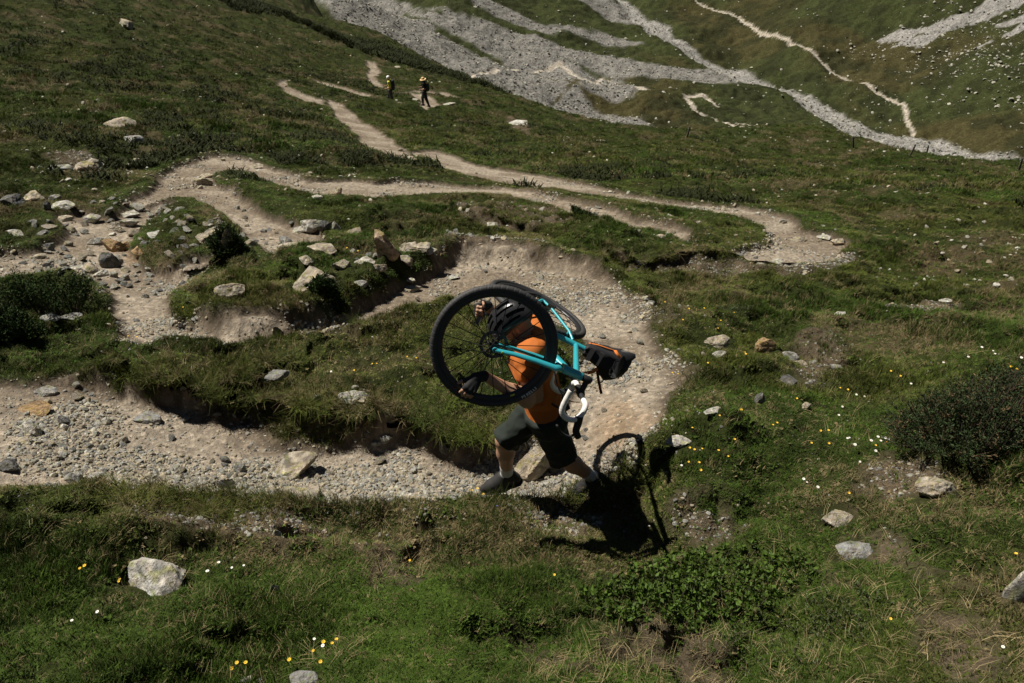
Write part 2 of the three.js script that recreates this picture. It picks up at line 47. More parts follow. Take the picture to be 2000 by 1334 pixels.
  rocks: [[-1.891,-2.962,0.286,0.131,0.215,"w","b","pale grey pitted boulder standing alone in the foreground grass"],[-1.566,-4.513,0.353,0.085,0.265,"t","s","large flat tan slab set into the near trail"],[-1.417,-4.148,0.29,0.064,0.218,"t","s","low tan rock half buried at the grassy edge below the large trail slab"],[-1.918,-4.188,0.111,0.111,0.067,"w","u","upright pale pointed stone in the gravel at the lower trail edge"],[-1.713,-4.389,0.083,0.047,0.062,"w","b","small pale cube-like stone beside the half buried tan rock"],[-1.928,-4.459,0.085,0.068,0.064,"g","b","grey stone with a dark side in the middle of the near trail gravel"],[-3.458,-4.671,0.185,0.107,0.139,"w","b","grey angular block, biggest on the near trail by the picture edge"],[-3.411,-4.501,0.124,0.03,0.093,"t","s","tan flat stone just below the grey angular block"],[-3.27,-4.104,0.147,0.066,0.111,"d","b","dark angular stone on the near trail at the picture edge"],[-3.719,-5.377,0.176,0.042,0.132,"g","s","grey slab at the upper trail edge above the ochre patch"],[-3.611,-5.054,0.24,0.058,0.18,"o","s","crumbling ochre rock in the near trail"],[-3.323,-4.885,0.086,0.058,0.064,"d","b","dark grey stone next to the crumbling ochre rock"],[-2.788,-5.06,0.188,0.041,0.141,"g","s","thin grey slab under two pebbles at the foot of the bank"],[-2.866,-4.055,0.106,0.048,0.079,"g","b","grey stone low on the near trail, beside the grass tuft"],[-2.743,-4.115,0.113,0.051,0.085,"w","b","rounded pale stone at the lower edge of the near trail"],[-2.909,-3.891,0.103,0.025,0.078,"g","s","flat grey stone near the bottom of the trail gravel"],[0.192,-4.523,0.299,0.205,0.18,"t","w","big tan wedge-shaped rock between the feet of the bike carrier"],[0.349,-4.575,0.158,0.035,0.118,"t","s","broken tan slab leaning behind the wedge-shaped rock"],[0.308,-4.39,0.081,0.036,0.061,"w","b","pale broken stone under the wedge-shaped rock"],[0.245,-4.361,0.066,0.03,0.049,"w","b","small white stone at the foot of the wedge-shaped rock"],[-1.842,-5.374,0.176,0.042,0.132,"g","s","grey slab in the turf bank above the large trail slab"],[-1.227,-5.184,0.218,0.048,0.163,"w","s","pale slab on top of the shaded bank"],[-1.235,-5.332,0.058,0.026,0.043,"w","b","small pale stone sitting on the pale slab of the bank"],[-1.135,-5.154,0.088,0.019,0.066,"t","s","tan stone against the right end of the pale bank slab"],[-1.477,-5.056,0.056,0.102,0.034,"g","u","narrow grey stone upright in the bank"],[-2.266,-6.859,0.093,0.145,0.056,"t","u","upright tan stone beside the middle trail"],[-0.953,-4.934,0.096,0.045,0.072,"g","b","grey stone below the shaded bank"],[-1.036,-4.903,0.064,0.03,0.048,"w","b","white stone touching the grey one below the shaded bank"],[-0.501,-4.766,0.07,0.106,0.042,"d","u","dark upright stone at the bank foot left of the leading shin"],[-2.211,-8.22,0.539,0.243,0.404,"t","b","biggest pale boulder, cracked, overhanging the middle trail"],[-2.924,-10.11,0.498,0.109,0.373,"t","s","tan layered slab behind the cracked boulder"],[-2.333,-9.361,0.34,0.075,0.255,"t","s","long tan slab resting against the cracked boulder"],[-2.966,-7.733,0.284,0.15,0.213,"t","b","lichen-spotted tan rock on the grassy mound"],[-1.769,-9.128,0.317,0.153,0.238,"w","b","pale pointed rock left of the rust-streaked slab"],[-1.476,-9.075,0.277,0.301,0.166,"r","u","tall rust-streaked slab leaning on the rock pile"],[-1.592,-10.853,0.281,0.062,0.211,"t","s","flat tan stone topping the rock pile"],[-1.264,-9.98,0.231,0.056,0.173,"w","s","pale stone at the far end of the rock pile"],[-1.162,-9.643,0.251,0.055,0.188,"t","s","thin tan stone low in the rock pile"],[-1.321,-9.779,0.241,0.108,0.181,"t","b","blocky tan stone in the middle of the rock pile"],[-2.428,-8.873,0.188,0.084,0.141,"t","b","tan block wedged behind the cracked boulder"],[-2.007,-8.818,0.21,0.095,0.158,"t","b","tan rock right of the cracked boulder"],[-1.757,-8.477,0.179,0.043,0.134,"g","s","grey slab in the bank right of the cracked boulder"],[-1.559,-8.79,0.159,0.072,0.12,"t","b","tan stone under the rust-streaked slab"],[-1.063,-9.642,0.199,0.044,0.149,"w","s","pale slab at the foot of the rock pile towards the bend"],[-1.316,-9.169,0.19,0.086,0.143,"t","b","tan block in front of the rock pile"],[-3.327,-11.266,0.22,0.099,0.165,"g","b","grey stone on the trail edge above the layered slab"],[-3.324,-12.039,0.249,0.06,0.187,"w","s","pale slab left of the bright white boulder"],[-3.097,-12.042,0.38,0.198,0.285,"w","b","bright white boulder with a black shaded side"],[-2.865,-11.764,0.21,0.152,0.157,"d","b","dark stone joined to the bright white boulder"],[-2.705,-11.837,0.129,0.15,0.078,"w","u","white shard right of the bright white boulder"],[-2.432,-11.798,0.257,0.116,0.193,"t","b","brown flat-topped rock beside the white shard"],[-1.254,-9.017,0.139,0.033,0.104,"w","s","pale stone at the far edge of the middle trail"],[-0.738,-9.415,0.138,0.033,0.103,"w","s","white flat stone lying alone on the middle trail"],[-1.204,-8.887,0.2,0.044,0.15,"t","s","tan slab at the edge of the middle trail below the rock pile"],[0.299,-8.97,0.137,0.033,0.103,"t","s","tan stone on the trail just beyond the rear wheel"],[-6.202,-15.949,0.419,0.189,0.314,"t","b","tan boulder at the inner bend of the upper trail"],[-6.534,-17.144,0.306,0.073,0.23,"t","s","flat stone behind the tan boulder of the bend"],[-3.58,-16.116,0.237,0.159,0.178,"t","b","tan block with a dark side on the upper trail"],[-2.666,-15.359,0.245,0.11,0.184,"t","b","low tan rock with a grass tuft at the trail edge"],[-3.435,-13.895,0.188,0.041,0.141,"w","s","bright white stone in the grass below the tan block"],[-6.081,-19.128,0.335,0.074,0.251,"t","s","flat stone on the far side of the upper bend"],[-8.936,-16.939,0.728,0.348,0.546,"t","b","broad tan outcrop on the grassy slope"],[-9.286,-16.508,0.527,0.127,0.396,"g","s","broken grey slabs left of the broad tan outcrop"],[-8.212,-17.83,0.274,0.148,0.206,"t","b","tan stone right of the broad tan outcrop"],[-10.597,-22.573,0.876,0.394,0.657,"t","b","rounded tan outcrop high on the slope"],[-9.404,-20.478,0.569,0.256,0.426,"g","b","long grey slab below the rounded outcrop"],[-8.065,-12.7,0.347,0.162,0.26,"d","b","dark grey boulder at the picture edge"],[-8.022,-13.274,0.358,0.167,0.268,"t","b","tan boulder next to the dark grey one at the edge"],[-7.711,-13.297,0.197,0.099,0.148,"g","b","grey stone right of the tan boulder at the edge"],[-7.23,-12.63,0.338,0.074,0.253,"w","s","pale flat slab lying on another"],[-7.086,-12.255,0.256,0.056,0.192,"t","s","tan slab under the pale flat slab"],[-7.363,-12.395,0.121,0.157,0.073,"d","u","dark upright stone left of the two stacked slabs"],[-6.666,-12.323,0.273,0.144,0.205,"w","b","white boulder above the rubble"],[-6.271,-12.792,0.371,0.082,0.278,"w","s","long pale slab at the top of the rubble"],[-6.042,-12.239,0.285,0.128,0.214,"w","b","pale block under the long slab"],[-6.14,-11.93,0.298,0.134,0.224,"t","b","tan rock at the upper end of the rubble"],[-7.262,-11.186,0.242,0.123,0.181,"w","b","pale broken stone in the grass at the edge"],[-6.78,-11.09,0.169,0.083,0.127,"g","b","grey stone on the grass beside the rubble"],[-5.409,-10.067,0.258,0.193,0.194,"d","b","black-looking boulder in the rubble at the bend"],[-5.556,-9.83,0.27,0.122,0.203,"t","b","tan rounded boulder left of the black-looking one"],[-5.33,-9.641,0.184,0.083,0.138,"w","b","white stone in front of the tan rounded boulder"],[-5.75,-9.888,0.152,0.036,0.114,"w","s","small white slab at the left end of the rubble"],[-5.723,-10.89,0.292,0.166,0.219,"o","b","crumbly ochre boulder in the rubble"],[-5.127,-10.376,0.2,0.111,0.15,"o","b","dark ochre boulder at the right of the rubble"],[-5.573,-10.982,0.195,0.105,0.146,"o","b","ochre stone between the two ochre boulders"],[-6.442,-10.258,0.191,0.042,0.143,"t","s","tan stone on the bare ground at the edge"],[-5.146,-11.118,0.29,0.064,0.217,"w","s","thin pale slab on the grassy hump"],[-4.154,-10.535,0.404,0.089,0.303,"t","s","long lichen-covered slab on top of the hump"],[-3.681,-9.828,0.14,0.282,0.084,"t","u","upright slab end with a black shaded face"],[-4.456,-7.253,0.197,0.043,0.148,"g","s","grey rock in the grass below the round bush"],[-4.595,-7.15,0.174,0.038,0.13,"g","s","low grey rock left of the one below the round bush"],[-4.311,-9.002,0.088,0.04,0.066,"d","b","dark brown stone on the trail at the left bend"],[-4.098,-9.197,0.102,0.046,0.077,"d","b","dark stone at the mound edge of the left bend"],[-3.976,-9.389,0.178,0.039,0.134,"t","s","flat tan stone at the top of the mound"],[1.914,-6.556,0.225,0.05,0.169,"t","s","long tan stone in the flowery turf"],[1.769,-5.9,0.116,0.052,0.087,"w","b","pale tan stone in front of the long tan one"],[2.323,-6.423,0.196,0.121,0.147,"o","b","brown boulder in the turf right of the bend"],[2.564,-6.423,0.178,0.094,0.133,"g","b","grey boulder with a white face next to the brown one"],[2.555,-6.116,0.105,0.023,0.078,"t","s","small tan stone below the grey boulder with a white face"],[2.291,-5.653,0.203,0.049,0.152,"d","s","dark grey sloping rock in the turf"],[2.905,-6.208,0.224,0.049,0.168,"g","s","long low grey rock apart from the others in the turf"],[4.829,-8.608,0.187,0.084,0.14,"w","b","bright white stone at the end of the rubble strip"],[5.154,-8.669,0.149,0.033,0.112,"w","s","second bright white stone on the rubble strip"],[4.378,-8.846,0.121,0.027,0.091,"w","s","white stone left of the rubble strip"],[3.51,-7.707,0.129,0.031,0.097,"w","s","pale stone in the open turf"],[1.747,-4.704,0.068,0.08,0.041,"g","u","grey pointed stone in the turf"],[2.074,-4.7,0.077,0.047,0.058,"t","b","square tan stone in brown turf"],[1.339,-4.372,0.133,0.029,0.099,"w","s","white broken stones beside the bend"],[1.088,-4.194,0.164,0.036,0.123,"w","s","thin pale slab edging the bend above the rider shadow"],[1.074,-4.841,0.05,0.012,0.037,"t","s","tan pebble on the outer side of the bend"],[2.345,-3.423,0.193,0.087,0.145,"t","b","tan rough rock in the brown turf under the juniper"],[1.845,-3.389,0.194,0.043,0.146,"t","s","flat tan rock in the turf of the near slope"],[1.793,-3.036,0.17,0.041,0.128,"g","s","grey rock showing through the turf"],[2.168,-2.369,0.141,0.23,0.106,"w","b","pale lichen-covered boulder cut by the right picture edge"],[0.298,-48.331,1.165,0.256,0.874,"w","s","white broken slabs on the distant meadow"],[-3.866,-51.277,0.777,0.171,0.583,"w","s","pale stone right of the hiker with the hat"],[-9.691,-72.718,0.591,0.13,0.444,"t","s","small flat stone above the hikers"],[-5.808,-51.011,0.355,0.085,0.266,"w","s","stone beside the legs of the hiker with the hat"],[4.753,-43.613,0.56,0.123,0.42,"t","s","brown stone on the distant meadow"],[-23.6,-54.334,0.937,0.422,0.703,"t","b","pale stone on the high left slope"],[-1.264,-2.978,0.052,0.069,0.031,"g","u","grey upright stone in the foreground grass"],[-0.891,-2.165,0.121,0.027,0.091,"g","s","dark grey slab at the bottom picture edge"],[-1.172,-2.211,0.059,0.027,0.044,"g","b","grey stone left of the slab at the bottom edge"],[-1.116,-2.228,0.054,0.013,0.041,"g","s","cluster stone next to the slab at the bottom edge"],[-1.385,-3.485,0.051,0.051,0.031,"w","u","little white stone at the bare patch"],[-1.253,-3.558,0.097,0.021,0.073,"w","s","white flat stones right of the little white one"],[-0.807,-2.791,0.039,0.017,0.029,"g","b","grey pebble in the middle foreground"],[5.18,-12.706,0.218,0.052,0.164,"w","s","pale stone at the outer bend of the upper trail"],[5.284,-12.331,0.232,0.104,0.174,"t","b","tan stone among rubble at the outer bend of the upper trail"],[4.728,-12.584,0.268,0.059,0.201,"t","s","flat greenish tan stone on the upper bend"],[3.74,-10.529,0.166,0.04,0.125,"w","s","pale slab in the rubble under the upper bend"],[3.466,-10.423,0.148,0.067,0.111,"w","b","white stone in the rubble under the upper bend"],[2.308,-11.875,0.146,0.032,0.11,"t","s","flat stone at the edge of the upper trail"],[-0.288,-12.429,0.2,0.09,0.15,"w","b","white stone in the dark bank"],[1.902,-11.835,0.177,0.08,0.133,"w","b","grey white stone at the shaded bank under the upper trail"],[-2.779,-22.548,0.322,0.145,0.242,"t","b","tan stone where the upper trail forks"],[-3.57,-26.487,0.274,0.153,0.206,"t","b","stone on the outer side of the fork of the upper trail"]],
  bike: [-0.23442,0.38598,0.89223,0.0,0.8598,-0.34596,0.37556,0.0,0.45364,0.85518,-0.25077,0.0,0.00995,1.42233,-4.37251,1.0],
  steer: 1.5053,
  daisies: [[-1.596,-3.121],[-1.53,-3.142],[-1.487,-3.176],[-1.956,-2.597],[-2.014,-2.468],[-1.614,-3.004],[0.84,-3.65],[2.247,-4.06],[2.165,-4.172],[2.309,-4.098],[2.305,-4.036],[2.143,-3.912],[2.603,-5.098],[2.688,-5.139],[2.344,-4.748],[2.241,-4.535],[2.348,-4.081],[3.393,-5.448],[3.483,-5.317],[3.599,-5.227],[3.547,-5.119],[3.817,-5.222],[1.784,-3.815],[1.806,-3.681],[1.79,-3.794],[2.852,-4.016],[1.914,-2.04],[1.055,-3.938],[-0.496,-4.748],[-1.44,-5.479],[0.952,-4.453],[-0.057,-4.654],[-0.92,-2.464],[-0.848,-2.406],[2.166,-4.092],[2.247,-3.983],[2.38,-4.083],[2.181,-4.198],[2.161,-4.062],[3.76,-5.103],[3.688,-5.511],[2.923,-4.973],[-1.401,-7.112],[-1.371,-7.147],[-1.525,-6.999]],
  yellows: [[-0.189,-4.096],[-0.274,-4.069],[-0.243,-4.153],[1.163,-4.069],[1.127,-4.094],[1.194,-4.069],[1.171,-4.241],[1.142,-3.916],[1.105,-3.969],[1.153,-3.895],[1.302,-5.613],[1.33,-5.553],[1.535,-5.476],[1.928,-5.731],[1.924,-5.796],[2.526,-5.211],[2.614,-5.284],[2.34,-4.061],[2.26,-4.016],[3.013,-5.446],[2.996,-5.286],[3.5,-4.85],[3.534,-4.822],[3.554,-4.77],[-3.54,-6.53],[-3.607,-6.793],[-2.193,-2.918],[-2.178,-2.939],[-2.044,-2.924],[-2.062,-2.977],[-1.241,-2.337],[-1.211,-2.349],[-1.245,-2.317],[-0.894,-2.404],[-0.866,-2.434],[-0.824,-2.407],[-0.799,-2.396],[-0.836,-2.279],[-0.963,-2.271],[-2.105,-9.73],[-2.212,-10.574],[-1.982,-9.78],[-2.117,-10.641],[2.024,-4.137],[1.719,-4.293],[1.697,-4.272],[1.277,-3.979],[1.335,-3.953],[1.403,-4.105],[0.936,-4.323],[1.023,-4.271],[1.62,-2.329],[0.221,-3.021],[-0.601,-3.443],[-0.915,-6.092],[-0.825,-5.874],[-1.184,-5.823],[-1.135,-5.779],[-1.311,-5.691],[-3.408,-7.617],[-3.483,-7.671],[-4.888,-7.67],[-4.863,-7.074],[-4.738,-7.029],[2.127,-7.262],[2.283,-7.456],[1.949,-7.401],[1.981,-6.873],[1.617,-6.798],[1.695,-7.748],[1.741,-7.166],[1.537,-7.32],[1.911,-4.144],[2.024,-4.336],[2.071,-4.271],[2.005,-4.737],[1.581,-4.515],[1.34,-4.293],[1.513,-4.407],[2.285,-2.598],[1.953,-3.605]],
  shrubs: [[-4.794,-7.576,1.214,0.519,"round","dense dark green round bush at the left bend of the trail"],[-4.686,-6.61,0.662,0.298,"round","dark low bush cut by the left picture edge"],[2.799,-3.911,1.168,0.478,"juniper","dark sprawling juniper bush at the right picture edge"],[-3.64,-9.881,0.634,0.304,"round","small dark bush beside the upright slab of the hump"],[0.955,-2.9,1.182,0.279,"leafy","glossy-leaved low shrub spreading over the foreground slope"],[1.395,-2.451,0.773,0.209,"fine","pale green small-leaved cushion plant right of the glossy-leaved shrub"],[-1.966,-7.778,0.391,0.277,"round","shaggy tuft hanging under the cracked boulder"],[1.186,-12.769,0.514,0.231,"round","dark bush on the bank under the upper trail"],[2.401,-7.697,0.395,0.152,"fine","pale green patch of small leaves in the turf beyond the bend"],[1.608,-5.204,0.283,0.145,"fine","yellowish cushion plant among the stones right of the bend"]],
  posts: [[20.425,-16.753,-48.882,14],[22.424,-16.038,-45.951,26],[24.171,-16.731,-47.507,20],[10.175,-15.989,-48.073,10],[25.039,-14.018,-39.766,14]],
  hikers: [[-5.06,-14.399,-49.256],[-6.904,-13.778,-48.261]],
  joints: {"hipC":[0.2089,0.8895,-4.0995],"chest":[0.1129,1.3524,-4.0279],"neck":[0.09,1.4266,-4.1436],"head":[0.0059,1.532,-4.1337],"shL":[0.1165,1.441,-3.9687],"shR":[0.1508,1.3298,-4.37],"elL":[0.0877,1.2067,-3.8232],"wrL":[-0.1421,1.3288,-3.7389],"haL":[-0.2193,1.3788,-3.7134],"elR":[-0.0478,1.2838,-4.4355],"wrR":[-0.1533,1.392,-4.3904],"haR":[-0.1953,1.4378,-4.3619],"knR":[-0.0461,0.5941,-4.1568],"anR":[-0.0347,0.202,-4.2428],"toR":[-0.1919,0.1271,-4.2254],"knL":[0.3205,0.5366,-4.0656],"anL":[0.5446,0.2166,-4.2039],"toL":[0.4581,0.1347,-4.1939]},
  grip: [-0.2587,1.3538,-3.6952],
  tyreText: 1.266
};

// ---------------------------------------------------------------- helpers
let seed = 7;
const rnd = () => { seed |= 0; seed = seed + 0x6D2B79F5 | 0; let t = Math.imul(seed ^ seed >>> 15, 1 | seed); t = t + Math.imul(t ^ t >>> 7, 61 | t) ^ t; return ((t ^ t >>> 14) >>> 0) / 4294967296; };
const rr = (a, b) => a + (b - a) * rnd();
const reseed = (s) => { seed = s; };
const clamp = (x, a = 0, b = 1) => x < a ? a : x > b ? b : x;
const sstep = (a, b, x) => { const t = clamp((x - a) / (b - a)); return t * t * (3 - 2 * t); };
const mix = (a, b, t) => a + (b - a) * t;
const V = (x, y, z) => new THREE.Vector3(x, y, z);
const hash = (x, y, z) => { let h = Math.imul(x, 374761393) + Math.imul(y, 668265263) + Math.imul(z, 1274126177); h = Math.imul(h ^ h >>> 13, 1274126177); return ((h ^ h >>> 16) >>> 0) / 4294967296; };
function noise2(x, y, s = 0) {
  const xi = Math.floor(x), yi = Math.floor(y), fx = x - xi, fy = y - yi, u = fx * fx * (3 - 2 * fx), v = fy * fy * (3 - 2 * fy);
  const a = hash(xi, yi, s), b = hash(xi + 1, yi, s), c = hash(xi, yi + 1, s), d = hash(xi + 1, yi + 1, s);
  return a + (b - a) * u + (c - a) * v + (a - b - c + d) * u * v;
}
function noise3(x, y, z, s = 0) { const zi = Math.floor(z), f = z - zi, w = f * f * (3 - 2 * f); return mix(noise2(x, y, s + zi * 17), noise2(x, y, s + zi * 17 + 17), w); }
function fbm(x, y, o = 4, s = 0) { let a = 0.5, t = 0, n = 0; for (let i = 0; i < o; i++) { t += a * noise2(x, y, s + i * 31); n += a; a *= 0.5; x = x * 2.03 + 5.1; y = y * 2.03 + 1.7; } return t / n; }
const names = {};
const numbered = (n) => { const k = names[n] = (names[n] ?? -1) + 1; return k ? n + '_' + String(k).padStart(3, '0') : n; };
function shade(o) { o.traverse((m) => { if (m.isMesh) { m.castShadow = true; m.receiveShadow = true; } }); return o; }
function tag(o, label, category, group) { o.userData.label = label; if (category) o.userData.category = category; if (group) o.userData.group = group; return o; }
function top(o, name, label, category, group) { o.name = numbered(name); tag(o, label, category, group); scene.add(o); return shade(o); }
function part(parent, name, geo, mat) { const m = new THREE.Mesh(geo, mat); m.name = name; m.castShadow = m.receiveShadow = true; parent.add(m); return m; }
const lin = (r, g, b) => new THREE.Color().setRGB(r, g, b);
const mat = (r, g, b, rough = 0.8, extra = {}) => new THREE.MeshStandardMaterial({ color: lin(r, g, b), roughness: rough, side: THREE.DoubleSide, ...extra });

// speckled grey detail texture: tone of the material at 0.6 .. 1
function detailTexture(n, cell, contrast, s, grain = 0.35) {
  const d = new Uint8Array(n * n * 4);
  const per = (x, y, p, q) => { const xi = Math.floor(x), yi = Math.floor(y), fx = x - xi, fy = y - yi, u = fx * fx * (3 - 2 * fx), v = fy * fy * (3 - 2 * fy), m = (k) => ((k % p) + p) % p; const a = hash(m(xi), m(yi), q), b = hash(m(xi + 1), m(yi), q), c = hash(m(xi), m(yi + 1), q), e = hash(m(xi + 1), m(yi + 1), q); return a + (b - a) * u + (c - a) * v + (a - b - c + e) * u * v; };
  for (let j = 0; j < n; j++) for (let i = 0; i < n; i++) {
    let t = 0, a = 1, w = 0;
    for (let o = 0; o < 4; o++) { const p = cell * (1 << o); t += a * per(i / n * p, j / n * p, p, s + o); w += a; a *= 0.72; }
    t = clamp((t / w - 0.5) * contrast + 0.5 + (hash(i, j, s + 99) - 0.5) * grain);
    const v = 255 * mix(0.55, 1, t), k = (j * n + i) * 4;
    d[k] = d[k + 1] = d[k + 2] = v; d[k + 3] = 255;
  }
  const t = new THREE.DataTexture(d, n, n); t.wrapS = t.wrapT = THREE.RepeatWrapping; t.magFilter = THREE.LinearFilter; t.minFilter = THREE.LinearMipmapLinearFilter; t.generateMipmaps = true; t.needsUpdate = true;
  return t;
}
const grainA = detailTexture(512, 24, 2.2, 3), grainB = detailTexture(512, 16, 2.6, 11, 0.5), rockGrain = detailTexture(512, 8, 2.4, 21, 0.3);

// ---------------------------------------------------------------- terrain: smooth hillside through measured points, in (bearing, log distance)
const SA = 1.6;
function thinPlate(pts, lam) {
  const n = pts.length, q = pts.map(([x, y, z]) => { const r = Math.hypot(x, z); return [Math.atan2(x, -z) * SA, Math.log(r), (y - EYE) / r]; });
  const phi = (d2) => d2 > 1e-14 ? 0.5 * d2 * Math.log(d2) : 0, N = n + 3, A = [];
  for (let i = 0; i < N; i++) A.push(new Float64Array(N + 1));
  for (let i = 0; i < n; i++) {
    for (let j = 0; j < n; j++) A[i][j] = phi((q[i][0] - q[j][0]) ** 2 + (q[i][1] - q[j][1]) ** 2) + (i === j ? lam : 0);
    A[i][n] = A[n][i] = 1; A[i][n + 1] = A[n + 1][i] = q[i][0]; A[i][n + 2] = A[n + 2][i] = q[i][1]; A[i][N] = q[i][2];
  }
  for (let c = 0; c < N; c++) {
    let p = c; for (let r = c + 1; r < N; r++) if (Math.abs(A[r][c]) > Math.abs(A[p][c])) p = r;
    [A[c], A[p]] = [A[p], A[c]];
    for (let r = 0; r < N; r++) if (r !== c) { const f = A[r][c] / A[c][c]; if (f) for (let k = c; k <= N; k++) A[r][k] -= f * A[c][k]; }
  }
  const w = A.map((row, i) => row[N] / row[i]);
  return (a, s) => { a *= SA; let t = w[n] + w[n + 1] * a + w[n + 2] * s; for (let i = 0; i < n; i++) { const d2 = (a - q[i][0]) ** 2 + (s - q[i][1]) ** 2; if (d2 > 1e-14) t += w[i] * 0.5 * d2 * Math.log(d2); } return t; };
}
// outlines kept in (bearing, log distance); distances come back in metres, negative inside
function outline(p) {
  const q = p.map(([x, z]) => [Math.atan2(x, -z), Math.log(Math.hypot(x, z))]);
  const b = [Math.min(...q.map((k) => k[0])), Math.max(...q.map((k) => k[0])), Math.min(...q.map((k) => k[1])), Math.max(...q.map((k) => k[1]))];
  return { q, b, closed: true };
}
function sdist(o, a, s, r, reach) {
  const m = reach / r, b = o.b;
  if (a < b[0] - m || a > b[1] + m || s < b[2] - m || s > b[3] + m) return reach;
  const q = o.q, n = q.length; let best = 1e9, inside = false;
  for (let i = 0, j = n - 1; i < n; j = i++) {
    if (!o.closed && i === 0) continue;
    const ax = q[j][0], ay = q[j][1], bx = q[i][0], by = q[i][1], ex = bx - ax, ey = by - ay, px = a - ax, py = s - ay;
    const t = clamp((px * ex + py * ey) / (ex * ex + ey * ey + 1e-12)), dx = px - ex * t, dy = py - ey * t, d = dx * dx + dy * dy;
    if (d < best) best = d;
    if ((ay > s) !== (by > s) && a < ex * (s - ay) / (by - ay) + ax) inside = !inside;
  }
  const d = Math.sqrt(best) * r;
  return o.closed && inside ? -d : Math.min(d, reach);
}
const trails = D.trails.map((t) => ({ ...outline(t.p), sink: t.sink }));
const raised = D.raised.map((t) => ({ ...outline(t.p), h: t.h, w: t.w, lip: t.lip }));
const bare = D.bare.map((t) => ({ ...outline(t.p), k: t.k }));
const ochre = D.ochre.map(outline);
const scree = D.scree.map(outline), streamBeds = D.stream.map(outline);
const farTrails = D.farTrails.map((t) => ({ ...outline(t.p), closed: false, w: t.w }));

// coarse lattice of the smooth surface, read back with cubic weights: fast
function lattice(T, A0, A1, S0, S1, na, ns) {
  const v = new Float64Array((na + 3) * (ns + 3)), da = (A1 - A0) / na, ds = (S1 - S0) / ns;
  for (let j = 0; j < ns + 3; j++) for (let i = 0; i < na + 3; i++) v[j * (na + 3) + i] = T(A0 + (i - 1) * da, S0 + (j - 1) * ds);
  const cw = (t) => [-0.5 * t + t * t - 0.5 * t * t * t, 1 - 2.5 * t * t + 1.5 * t * t * t, 0.5 * t + 2 * t * t - 1.5 * t * t * t, -0.5 * t * t + 0.5 * t * t * t];
  return (a, s) => {
    const x = clamp((a - A0) / da, 0, na - 1e-6), y = clamp((s - S0) / ds, 0, ns - 1e-6), i = Math.floor(x), j = Math.floor(y), u = cw(x - i), w = cw(y - j); let t = 0;
    for (let k = 0; k < 4; k++) { const o = (j + k) * (na + 3) + i; t += w[k] * (u[0] * v[o] + u[1] * v[o + 1] + u[2] * v[o + 2] + u[3] * v[o + 3]); }
    return t;
  };
}
const RAD = Math.PI / 180;
const nearT = lattice(thinPlate(D.near, 0.0006), -58 * RAD, 58 * RAD, 0.1, 5.7, 110, 130);
const farT = lattice(thinPlate(D.far, 0.0006), -44 * RAD, 44 * RAD, 4.3, 6.5, 90, 90);

function radiiOf(list) { const out = []; for (let k = 0; k < list.length; k++) { const [r0, r1, n] = list[k]; for (let i = 0; i < n; i++) out.push(r0 * Math.pow(r1 / r0, i / n)); } out.push(list.at(-1)[1]); return out; }

